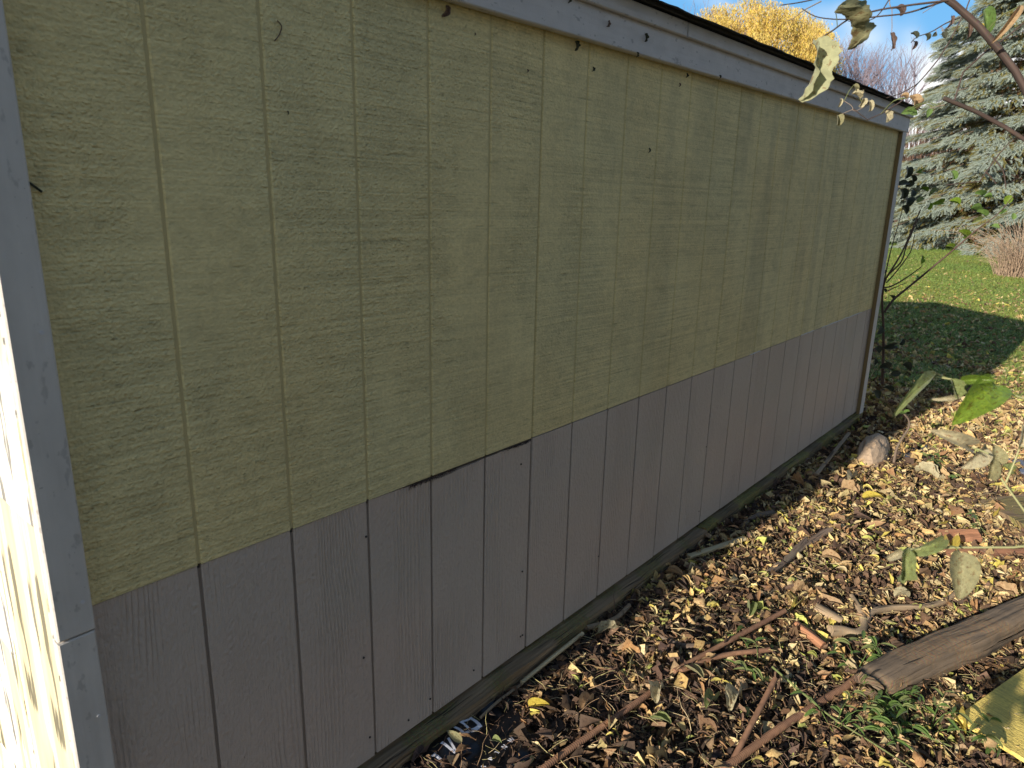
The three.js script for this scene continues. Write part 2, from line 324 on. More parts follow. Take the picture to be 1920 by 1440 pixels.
// fascia with a narrow upper drip board in two lengths, butted at a visible joint
{
  const f = (x0, x1, y0, y1, z0, z1, n, uo) => { const g = bevelBox(x0, x1, y0, y1, z0, z1, 0.003); const u = g.attributes.uv; for (let i = 0; i < u.count; i++) u.setXY(i, u.getX(i) + uo, u.getY(i) * 2 + uo); return mesh(g, fasciaMat, n, shed); };
  f(-0.09, 4.885, 1.953, 2.040, 0.003, 0.030, 'fascia_board', 0.2);
  f(-0.09, 1.895, 2.0385, 2.083, 0.006, 0.044, 'drip_board', 0.5);
  f(1.901, 4.89, 2.0385, 2.082, 0.006, 0.045, 'drip_board', 0.8);
}
// roof: two decks, ridge, and asphalt shingle tabs along the eave
{
  const sl = Math.atan2(0.38, 1.47);
  const rT = pairTex(512, 512, (u, v, c) => { const n = fbm(u * 60, v * 60, 4), m = noise(u * 260, v * 260); const t = 0.6 + 0.5 * n + 0.5 * m; c[0] = 0.045 * t; c[1] = 0.043 * t; c[2] = 0.043 * t; c[3] = m; });
  const roofMat = std({ map: rT[0], bumpMap: rT[1], bumpScale: 0.002, roughness: 0.95 });
  const L = 1.52;
  const roof = new THREE.Group(); roof.name = 'roof'; shed.add(roof);
  const deck = g => mesh(g, roofMat, 'deck', roof);
  const d1 = new THREE.BoxGeometry(5.02, 0.008, L); d1.translate(2.40, 0.004, -L / 2); d1.rotateX(sl); d1.translate(0, 2.0845, 0.062); deck(d1);
  const zr = 0.062 - L * Math.cos(sl), yr = 2.0845 + L * Math.sin(sl);
  const d2 = new THREE.BoxGeometry(5.02, 0.016, L); d2.translate(2.40, 0.008, -L / 2); d2.rotateX(-sl); d2.translate(0, yr, zr + 0.0); deck(d2);
  const r = rng(12);
  for (let course = 0; course < 2; course++) {
    let x = -0.13 - course * 0.14;
    while (x < 4.90) {
      const w = 0.30 + (r() - 0.5) * 0.02, x1 = Math.min(x + w - 0.006, 4.915), over = course ? -0.14 : 0.016 + r() * 0.008;
      const n = 6, q = new QB(), lift = () => (r() - 0.4) * 0.004;
      let yl = 0.0092 + course * 0.005, prev = null;
      for (let i = 0; i <= n; i++) { const xx = x + (x1 - x) * i / n, e = over + (r() - 0.5) * 0.006, yy = yl + lift(); const cur = [[xx, yy, e], [xx, yy + 0.004, e], [xx, yl + 0.006, -0.16 + over]]; if (prev) { q.quad(prev[0], cur[0], cur[1], prev[1]); q.quad(prev[1], cur[1], cur[2], prev[2]); q.quad([prev[0][0], yl, -0.16 + over], [cur[0][0], yl, -0.16 + over], cur[0], prev[0]); } prev = cur; }
      const g = q.geo(); g.rotateX(sl); g.translate(0, 2.0845, 0.062);
      mesh(g, roofMat, 'shingle', roof); x += w;
    }
  }
}
// skid timbers under the wall, the near one dry and grey, the far one green with moss
{
  const bm = (x0, x1, y0, y1, z0, z1, m, seed) => {
    const nx = 110, g = new THREE.BoxGeometry(x1 - x0, y1 - y0, z1 - z0, nx, 5, 3), p = g.attributes.position, u = g.attributes.uv;
    for (let i = 0; i < p.count; i++) {
      const x = p.getX(i), y = p.getY(i), z = p.getZ(i), k = (fbm(x * 6 + seed, y * 20 + z * 20, 3) - 0.5) + 0.6 * (noise(x * 26 + seed, y * 50 + z * 50) - 0.5);
      p.setXYZ(i, x, y + k * 0.014 - (z > 0 && y > 0 ? 0.006 + 0.008 * noise(x * 9, seed) : 0), z + (z > 0 ? k * 0.012 : 0));
      u.setXY(i, x / 1.2 + seed * 0.3, (y + z) / 0.3);
    }
    g.computeVertexNormals(); g.translate((x0 + x1) / 2, (y0 + y1) / 2, (z0 + z1) / 2);
    return mesh(g, m, 'skid_timber', shed);
  };
  bm(-0.04, 2.445, -0.02, 0.124, -0.10, 0.040, beamMat, 1);
  const far = bm(2.455, 4.85, -0.03, 0.127, -0.10, 0.030, beamMossMat, 2); far.userData.label = 'mossy far skid timber';
}
// ================================================================ ground: one sheet to the horizon
{
  const axis = (pts) => { const a = []; for (const [x0, x1, s] of pts) for (let x = x0; x < x1 - 1e-6; x += s) a.push(x); a.push(pts[pts.length - 1][1]); return a; };
  const xs = axis([[-900, -100, 200], [-100, -10, 15], [-10, -1, 1], [-1, 8, 0.05], [8, 16, 0.2], [16, 60, 2], [60, 300, 20], [300, 1500, 200]]);
  const zs = axis([[-900, -100, 200], [-100, -20, 10], [-20, -6, 1], [-6, -0.2, 0.2], [-0.2, 2.0, 0.05], [2, 6, 0.4], [6, 60, 6], [60, 300, 40], [300, 900, 200]]);
  const P = [], I = [], Cc = [], UV = [];
  for (let j = 0; j < zs.length; j++) for (let i = 0; i < xs.length; i++) {
    const x = xs[i], z = zs[j], far = Math.abs(x) > 40 || Math.abs(z) > 40;
    P.push(x, far ? -0.1 : ground(x, z), z); UV.push(x, z);
    const wv = (fbm(x * 0.8, z * 0.8, 3) - 0.5), lawn = Math.max(ss(6.2, 8.5, x + wv * 3), ss(-1.4, -3, x + wv * 2), ss(2.6, 4, z + wv * 2), ss(-3.2, -4.4, z + wv * 2)), n = 0.7 + 0.6 * fbm(x * 2.2, z * 2.2, 3), n2 = fbm(x * 0.5 + 8, z * 0.5, 3);
    Cc.push(mix(0.036, 0.060 + 0.05 * n2, lawn) * n, mix(0.025, 0.085 + 0.02 * n2, lawn) * n, mix(0.017, 0.022, lawn) * n);
    if (i < xs.length - 1 && j < zs.length - 1) { const a = j * xs.length + i, b = a + xs.length; I.push(a, b, a + 1, b, b + 1, a + 1); }
  }
  const g = new THREE.BufferGeometry(); g.setAttribute('position', new THREE.Float32BufferAttribute(P, 3)); g.setAttribute('color', new THREE.Float32BufferAttribute(Cc, 3)); g.setAttribute('uv', new THREE.Float32BufferAttribute(UV, 2)); g.setIndex(I); g.computeVertexNormals();
  const soil = pairTex(512, 512, (u, v, c) => { const n = fbm(u * 40, v * 40, 5), t = 0.45 + 1.1 * n; c[0] = c[1] = c[2] = Math.min(1, t * 0.9); c[3] = n; });
  const o = mesh(g, std({ vertexColors: true, map: soil[0], bumpMap: soil[1], bumpScale: 0.012, roughness: 1 }), 'ground');
  o.userData.kind = 'structure'; o.userData.label = 'dark soil beside the shed running into mown lawn';
}
// ---------------------------------------------------------------- leaves
// a leaf blade on a grid: outline, fold along the midrib, curl along and across, crumple; length 1 along +x, up +y
function leafGrid(nl, nw, o, seed) {
  const P = [], U = [], I = [];
  const { wid = 0.5, fold = 0.1, curl = 0.3, cup = 0.1, crumple = 0, lobes = 0, twist = 0, peak = 0.4, tipCurl = 0, sharp = 0.85 } = o;
  let cx = 0, cy = 0, ang = curl * 0.5; const st = 1 / nl;
  for (let i = 0; i <= nl; i++) {
    const t = i / nl;
    const sh = Math.pow(Math.sin(Math.PI * Math.pow(clamp(t * 0.985 + 0.012), Math.log(0.5) / Math.log(peak))), sharp);
    const w = wid * 0.5 * Math.max(0.012, sh * (1 + (lobes ? lobes * (Math.sin(t * 17 + seed) * 0.6 + (hash2(i, Math.round(seed * 7)) - 0.5)) : 0)));
    if (i) { ang -= (curl + (t > 0.72 ? tipCurl * 6 * (t - 0.72) : 0)) * st * 1.6; cx += Math.cos(ang) * st; cy += Math.sin(ang) * st; }
    const nx = -Math.sin(ang), ny = Math.cos(ang), tw = twist * (t - 0.5);
    for (let j = 0; j <= nw; j++) {
      const s = (j / nw - 0.5) * 2, as = Math.abs(s);
      const lift = fold * as * w * 2 + cup * s * s * w * 2 + crumple * (0.20 * (fbm(t * 5 + seed, s * 2.3 + seed * 3, 3) - 0.5) * (0.3 + as) + (nl > 20 ? 0.07 * Math.abs(fbm(t * 13 + seed, s * 5 + seed, 2) - 0.5) : 0));
      const lat = s * w * Math.cos(fold * 0.8) * (1 - cup * 0.25);
      const a = lat * Math.cos(tw) - lift * Math.sin(tw), b = lat * Math.sin(tw) + lift * Math.cos(tw);
      P.push(cx + nx * b, cy + ny * b, a); U.push(t, j / nw);
      if (i < nl && j < nw) { const q = i * (nw + 1) + j, k = q + nw + 1; I.push(q, q + 1, k, k, q + 1, k + 1); }
    }
  }
  const g = new THREE.BufferGeometry(); g.setAttribute('position', new THREE.Float32BufferAttribute(P, 3)); g.setAttribute('uv', new THREE.Float32BufferAttribute(U, 2)); g.setIndex(I); g.computeVertexNormals(); return g;
}
// leaf surface: midrib, side veins, mottled lamina, brown spots; white-based so a colour multiplies it
const leafT = pairTex(512, 256, (u, v, c) => {
  const s = Math.abs(v - 0.5) * 2, q = (u * 9 - s * 2.2), fr = Math.abs(q - Math.round(q));
  const vein = Math.max(ss(0.035, 0.012, s), ss(0.07, 0.02, fr) * 0.7 * (1 - s * 0.5));
  const m = fbm(u * 14, v * 9, 4), sp = ss(0.66, 0.74, fbm(u * 22 + 5, v * 13, 3));
  const t = 0.78 + 0.44 * (m - 0.5) + 0.16 * vein;
  c[0] = t * (1 - 0.35 * sp); c[1] = t * (1 - 0.5 * sp); c[2] = t * (1 - 0.55 * sp); c[3] = 0.5 + 0.4 * vein + (m - 0.5) * 0.5;
});
function leafMat(r, g, b, tr = 0.3, rough = 0.7) { return new THREE.MeshPhysicalMaterial({ color: lin(r, g, b), map: leafT[0], bumpMap: leafT[1], bumpScale: 0.0012, roughness: rough, transmission: tr, thickness: 0, side: THREE.DoubleSide, ior: 1.3 }); }
const LM = { drygreen: leafMat(0.46, 0.47, 0.27), dryolive: leafMat(0.36, 0.34, 0.18), drypale: leafMat(0.62, 0.56, 0.36), brown: leafMat(0.20, 0.13, 0.10), dark: leafMat(0.075, 0.085, 0.055, 0.25), tan: leafMat(0.58, 0.40, 0.22), green: leafMat(0.20, 0.34, 0.08, 0.45), bright: leafMat(0.27, 0.42, 0.05, 0.5, 0.45), olive: leafMat(0.30, 0.36, 0.13, 0.4), yellow: leafMat(0.75, 0.60, 0.10) };
const KIND = { flat: { wid: 1, fold: 0.15, curl: 0.25, cup: 0.1 }, curl: { wid: 1, fold: 0.35, curl: 1.1, cup: 0.5, crumple: 0.5 }, crumple: { wid: 1, fold: 0.4, curl: 0.9, cup: 0.4, crumple: 1.8, lobes: 0.16, twist: 0.8 }, fold: { wid: 1, fold: 0.8, curl: 0.4, cup: 0.1 }, cup: { wid: 1, fold: 0.12, curl: 0.35, cup: 0.3, crumple: 0.35, tipCurl: 0.5, peak: 0.38, sharp: 0.72 }, roll: { wid: 1, fold: 0.45, curl: 0.7, cup: 0.35, crumple: 1.1, twist: 0.9, tipCurl: 6 } };
// one leaf from stalk point b to tip t, w metres wide, facing roughly along `face`
function leafBetween(b, t, w, kind, seed, face) {
  const B = V(...b), T = V(...t), d = T.clone().sub(B), L = d.length();
  const k = { ...KIND[kind], wid: w / L }; if (kind === 'crumple' || kind === 'curl' || kind === 'cup' || kind === 'roll') { k.crumple = (k.crumple || 0) * Math.min(1.3, w / L + 0.3); }
  const big = k.crumple > 0.3; const g = leafGrid(big ? 26 : 14, big ? 14 : 8, k, seed);
  g.computeBoundingBox(); const ex = g.boundingBox.max.x; const sc = L / Math.max(ex, 0.5); g.scale(sc, sc, sc * (1));
  const x = d.normalize(), y = face.clone().addScaledVector(x, -face.dot(x)).normalize(), z = x.clone().cross(y);
  g.applyMatrix4(new THREE.Matrix4().makeBasis(x, y, z)); g.translate(B.x, B.y, B.z); return g;
}
// ---------------------------------------------------------------- leaf litter: uncountable, instanced
{
  const r = rng(2024);
  const cols = [[0.66, 0.46, 0.20, 20], [0.76, 0.62, 0.31, 28], [0.74, 0.63, 0.15, 5], [0.38, 0.24, 0.12, 11], [0.19, 0.11, 0.06, 9], [0.22, 0.13, 0.08, 7], [0.48, 0.27, 0.12, 7], [0.50, 0.54, 0.14, 7], [0.15, 0.08, 0.045, 4], [0.52, 0.36, 0.18, 10]];
  const wetShade = [[0.105, 0.062, 0.036, 12], [0.072, 0.044, 0.028, 12], [0.155, 0.090, 0.050, 8], [0.12, 0.072, 0.050, 6], [0.26, 0.145, 0.065, 5]], totW = wetShade.reduce((s, c) => s + c[3], 0);  // old wet leaves; their dark colour also paints shade into the gaps
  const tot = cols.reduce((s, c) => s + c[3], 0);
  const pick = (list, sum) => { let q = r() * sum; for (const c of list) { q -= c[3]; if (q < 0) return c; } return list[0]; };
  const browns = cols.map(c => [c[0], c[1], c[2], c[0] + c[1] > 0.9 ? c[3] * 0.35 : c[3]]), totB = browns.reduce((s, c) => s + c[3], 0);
  const shapes = [
    leafGrid(6, 2, { wid: 0.34, fold: 0.3, curl: 0.8, cup: 0.3, sharp: 1.35 }, 1), leafGrid(6, 2, { wid: 0.42, fold: 0.2, curl: -0.7, cup: 0.2, crumple: 0.9, sharp: 1.2 }, 2), leafGrid(7, 4, { wid: 0.52, fold: 0.35, curl: 1.3, cup: 0.5, crumple: 1.6, lobes: 0.3, sharp: 1.2 }, 3),
    leafGrid(7, 4, { wid: 0.62, fold: 0.2, curl: 0.6, cup: -0.4, crumple: 1.6, lobes: 0.42, sharp: 1.1 }, 4), leafGrid(5, 2, { wid: 0.20, fold: 0.5, curl: 1.5, twist: 1.2, sharp: 1.2 }, 5), leafGrid(7, 2, { wid: 0.27, fold: 0.6, curl: -1.1, twist: 1.8, cup: 0.3, sharp: 1.3 }, 6), leafGrid(3, 2, { wid: 0.7, fold: 0.3, curl: 0.5, crumple: 2, lobes: 0.5, peak: 0.5 }, 7), leafGrid(6, 2, { wid: 0.24, fold: 0.35, curl: 0.5, twist: 0.7, crumple: 0.6, sharp: 1.4 }, 8),
  ];
  const mat = new THREE.MeshPhysicalMaterial({ color: 0xffffff, map: leafT[0], roughness: 0.8, transmission: 0.1, thickness: 0, side: THREE.DoubleSide });
  const buckets = shapes.map(() => []);
  const put = (x, z, s, lift, flat, old) => {
    const c = old ? pick(wetShade, totW) : r() < ss(1.0, 2.1, x + (fbm(x * 2, z * 2 + 9, 2) - 0.5) * 1.4) ? pick(cols, tot) : pick(browns, totB), k = (0.65 + r() * 0.6), m = new THREE.Matrix4(), e = new THREE.Euler((r() - 0.5) * 2 * flat, r() * 6.283, (r() - 0.5) * 2 * flat, 'YXZ');
    if (r() < 0.12) e.x += 1.5; 
    m.compose(V(x, ground(x, z) + lift, z), new THREE.Quaternion().setFromEuler(e), V(s, s * (0.7 + r() * 0.8), s * (0.75 + r() * 0.5)));
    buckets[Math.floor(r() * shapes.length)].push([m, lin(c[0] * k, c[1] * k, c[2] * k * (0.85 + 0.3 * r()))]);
  };
  for (let i = 0; i < 190000; i++) {   // near bed beside the wall
    const x = -0.2 + Math.pow(r(), 0.8) * 7.2, z = 0.035 + r() * 1.75;
    const hole = Math.max(Math.exp(-((x - 1.30) ** 2 + (z - 0.22) ** 2) / 0.012), Math.exp(-((x - 1.50) ** 2 + (z - 0.52) ** 2) / 0.006));
    const dens = (0.35 + 0.9 * ss(0.32, 0.62, fbm(x * 2.2, z * 2.6, 3))) * (1 - 0.8 * hole); if (r() > dens) continue;
    if (x > 0.74 && x < 1.02 && z < 0.19 && r() < (x > 0.80 && x < 0.98 && z < 0.12 ? 0.96 : 0.84)) continue;
    const s = (0.011 + 0.046 * Math.pow(r(), 1.8) + (r() < 0.05 ? 0.025 : 0)) * (x > 3.0 ? 1.2 : 1);
    const old = r() < 0.38 - 0.20 * ss(1.5, 2.2, x) + 0.35 * ss(0.50, 0.66, fbm(x * 3.4 + 30, z * 3.8 + 7, 3)) + 0.15 * ss(1.7, 1.1, x) + 0.3 * ss(0.14, 0.06, z);  // more dark leaves close to the wall paint in its shade
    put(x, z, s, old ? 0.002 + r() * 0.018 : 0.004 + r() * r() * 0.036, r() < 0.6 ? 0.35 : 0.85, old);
  }
  for (let i = 0; i < 64000; i++) {   // thinning out over the lawn
    const x = 4.93 + Math.pow(r(), 1.7) * 20, z = 1.5 - (x - 4) * 0.05 - r() * (2.6 + (x - 5) * 0.26);
    const keep = Math.exp(-Math.max(0, x - 8) * 0.09) * (x < 8 ? 1.3 : 0.55) * (0.35 + fbm(x * 0.9, z * 0.9 + 4, 3)); if (r() > keep) continue;
    put(x, z, 0.04 + 0.045 * r(), (x > 7.5 ? 0.035 : 0.015) + r() * 0.03, 0.4);
  }
  const litter = new THREE.Group(); litter.name = numbered('leaf_litter'); scene.add(litter); tag(litter, 'deep litter of dry brown and yellow leaves over the soil', 'leaves', null, 'stuff');
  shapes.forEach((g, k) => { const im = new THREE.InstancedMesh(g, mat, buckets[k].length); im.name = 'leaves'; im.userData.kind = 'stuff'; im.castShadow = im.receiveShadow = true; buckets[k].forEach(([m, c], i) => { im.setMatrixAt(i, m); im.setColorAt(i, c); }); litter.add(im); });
  // straws, stalks and needle-like scraps
  const sg = tube([[0, 0, 0], [0.35, 0.03, 0.05], [0.7, 0.02, -0.02], [1, 0, 0.04]], t => 0.012 * (1 - 0.5 * t), 4, 2);
  const sc = [[0.60, 0.48, 0.28], [0.42, 0.27, 0.15], [0.16, 0.09, 0.06], [0.50, 0.44, 0.20], [0.24, 0.14, 0.09]], M = [];
  for (let i = 0; i < 17000; i++) {
    const x = 0.3 + r() * 6, z = 0.05 + r() * 1.6, s = 0.03 + 0.09 * r() * r(), m = new THREE.Matrix4();
    m.compose(V(x, ground(x, z) + 0.004 + r() * 0.03, z), new THREE.Quaternion().setFromEuler(new THREE.Euler((r() - 0.5) * 1, r() * 6.28, (r() - 0.5) * 1.0, 'YXZ')), V(s, s, s)); M.push([m, sc[Math.floor(r() * 5)]]);
  }
  const im = new THREE.InstancedMesh(sg, std({ color: 0xffffff, roughness: 0.8 }), M.length); M.forEach(([m, c], i) => { im.setMatrixAt(i, m); im.setColorAt(i, lin(...c)); }); im.castShadow = im.receiveShadow = true;
  add(im, 'dry_straw'); tag(im, 'scattered dry straws and leaf stalks among the litter', 'straw', null, 'stuff');
}
// ---------------------------------------------------------------- lawn grass
{
  const r = rng(99), bl = [];
  for (let k = 0; k < 7; k++) {
    const a = r() * 6.28, hgt = 0.035 + r() * 0.04, lx = Math.cos(a) * hgt * 0.7, lz = Math.sin(a) * hgt * 0.7, w = 0.0035, ox = (r() - 0.5) * 0.05, oz = (r() - 0.5) * 0.05, px = -Math.sin(a) * w, pz = Math.cos(a) * w;
    const g = new THREE.BufferGeometry(); g.setAttribute('position', new THREE.Float32BufferAttribute([ox - px, 0, oz - pz, ox + px, 0, oz + pz, ox + lx * 0.4 + px, hgt * 0.7, oz + lz * 0.4 + pz, ox + lx * 0.4 - px, hgt * 0.7, oz + lz * 0.4 - pz, ox + lx, hgt, oz + lz], 3)); g.setIndex([0, 1, 2, 0, 2, 3, 3, 2, 4]); g.computeVertexNormals(); bl.push(g);
  }
  const M = [];
  for (let i = 0; i < 150000; i++) {
    const x = 6.2 + Math.pow(r(), 1.4) * 30, zl = -0.24 * x - 0.6, zr = 1.35 - 0.07 * x + 0.5, z = zl + (zr - zl) * r();
    const k = fbm(x * 0.7, z * 0.7, 3); if (r() > ss(6, 9, x + (k - 0.5) * 4) * (0.5 + k)) continue;
    const s = 0.8 + r() * 0.7 + (x - 6) * 0.03, m = new THREE.Matrix4().compose(V(x, ground(x, z) - 0.004, z), new THREE.Quaternion().setFromEuler(new THREE.Euler(0, r() * 6.28, 0)), V(s, s * (0.6 + 0.4 * r()), s));
    const q = 0.7 + 0.5 * r(), y = fbm(x * 0.5 + 7, z * 0.5, 3); M.push([m, lin((0.165 + 0.15 * y * r()) * q, 0.275 * q, 0.05 * q)]);
  }
  const im = new THREE.InstancedMesh(mergeGeometries(bl), new THREE.MeshPhysicalMaterial({ color: 0xffffff, roughness: 0.7, transmission: 0.25, thickness: 0, side: THREE.DoubleSide }), M.length);
  M.forEach(([m, c], i) => { im.setMatrixAt(i, m); im.setColorAt(i, c); }); im.castShadow = im.receiveShadow = true;
  add(im, 'lawn_grass'); tag(im, 'short green lawn grass beyond the shed corner', 'grass', null, 'stuff');
}
// points of the things lying about and of the shrubs, in metres
const P_stems = [{r:0.0062,r1:0.0075,p:[[1.138,1.945,0.862],[1.159,1.912,0.901],[1.175,1.893,0.928],[1.195,1.86,0.966],[1.213,1.82,1.003],[1.225,1.786,1.032],[1.232,1.751,1.055],[1.243,1.682,1.097]]},{r:0.0038,r1:0.005,p:[[1.198,1.735,0.941],[1.215,1.722,0.966],[1.242,1.706,1.006],[1.263,1.683,1.04],[1.283,1.66,1.074],[1.314,1.622,1.125]]},{r:0.0012,r1:0.0028,p:[[1.423,1.748,0.72],[1.429,1.732,0.734],[1.44,1.725,0.75],[1.459,1.737,0.768],[1.495,1.766,0.798],[1.526,1.805,0.818],[1.551,1.836,0.834],[1.572,1.868,0.847],[1.595,1.906,0.857],[1.619,1.952,0.866],[1.631,1.973,0.871],[1.646,2.01,0.874],[1.686,2.079,0.892]]},{r:0.0015,r1:0.0028,p:[[1.234,1.734,0.952],[1.24,1.756,0.95],[1.248,1.775,0.952],[1.266,1.801,0.962],[1.297,1.828,0.986],[1.316,1.846,1.002],[1.343,1.875,1.022],[1.379,1.896,1.055]]},{r:0.0011,r1:0.0024,p:[[1.184,1.584,0.972],[1.209,1.582,1.002],[1.225,1.592,1.017],[1.24,1.613,1.027],[1.255,1.637,1.034],[1.275,1.681,1.039]]},{r:0.0008,r1:0.0013,p:[[1.475,1.773,0.772],[1.499,1.784,0.795],[1.525,1.804,0.818]]},{r:0.0008,r1:0.0014,p:[[1.253,1.581,1.055],[1.255,1.611,1.045],[1.248,1.634,1.027]]},{r:0.0008,r1:0.0014,p:[[1.243,1.588,1.04],[1.238,1.601,1.029],[1.235,1.609,1.021]]},{r:0.0008,r1:0.0016,p:[[1.474,1.882,0.805],[1.484,1.893,0.811],[1.506,1.905,0.833],[1.53,1.923,0.853],[1.553,1.937,0.875]]},{r:0.0009,r1:0.0018,p:[[1.116,1.898,0.696],[1.129,1.885,0.716],[1.149,1.88,0.743],[1.175,1.881,0.773],[1.209,1.887,0.81],[1.242,1.894,0.847],[1.292,1.917,0.896]]},{r:0.0009,r1:0.0018,p:[[1.091,1.903,0.665],[1.116,1.909,0.691],[1.147,1.92,0.723],[1.2,1.945,0.776]]},{r:0.0007,r1:0.0012,p:[[1.147,1.886,0.657],[1.158,1.893,0.668],[1.169,1.904,0.675],[1.198,1.925,0.701]]},{r:0.0007,r1:0.0013,p:[[1.281,1.9,0.73],[1.313,1.905,0.766],[1.331,1.924,0.778],[1.348,1.954,0.787]]},{r:0.0006,r1:0.0011,p:[[1.339,1.906,0.796],[1.342,1.923,0.793],[1.343,1.938,0.786],[1.349,1.959,0.786]]},{r:0.0006,r1:0.001,p:[[1.322,1.907,0.855],[1.328,1.912,0.86],[1.342,1.924,0.872],[1.358,1.937,0.885]]},{r:0.0011,r1:0.0018,p:[[0.975,1.81,0.775],[1.0,1.83,0.796],[1.021,1.849,0.813],[1.053,1.864,0.844],[1.09,1.874,0.884],[1.138,1.884,0.936]]},{r:0.0006,r1:0.001,p:[[1.45,1.759,0.747],[1.422,1.743,0.721],[1.422,1.752,0.718],[1.408,1.769,0.694]]},{r:0.0006,r1:0.001,p:[[1.397,1.731,0.696],[1.407,1.738,0.706],[1.421,1.746,0.719]]},{r:0.0007,r1:0.0012,p:[[1.199,1.717,0.918],[1.21,1.722,0.928],[1.223,1.727,0.942],[1.231,1.734,0.949]]},{r:0.0012,r1:0.0025,p:[[0.703,1.333,1.087],[0.723,1.329,1.112],[0.745,1.324,1.139],[0.757,1.316,1.157],[0.776,1.307,1.183],[0.802,1.293,1.221]]},{r:0.0012,r1:0.0025,p:[[0.694,1.258,1.155],[0.696,1.24,1.166],[0.699,1.218,1.179],[0.705,1.192,1.196],[0.714,1.171,1.216],[0.735,1.144,1.252]]},{r:0.0008,r1:0.0012,p:[[0.633,1.269,1.143],[0.64,1.266,1.153],[0.648,1.261,1.165]]},{r:0.0008,r1:0.0012,p:[[0.676,1.271,1.193],[0.666,1.249,1.191],[0.656,1.227,1.188]]},{r:0.0012,r1:0.0025,p:[[0.532,1.16,1.118],[0.556,1.164,1.144],[0.584,1.163,1.178],[0.624,1.166,1.223],[0.651,1.173,1.253]]}];
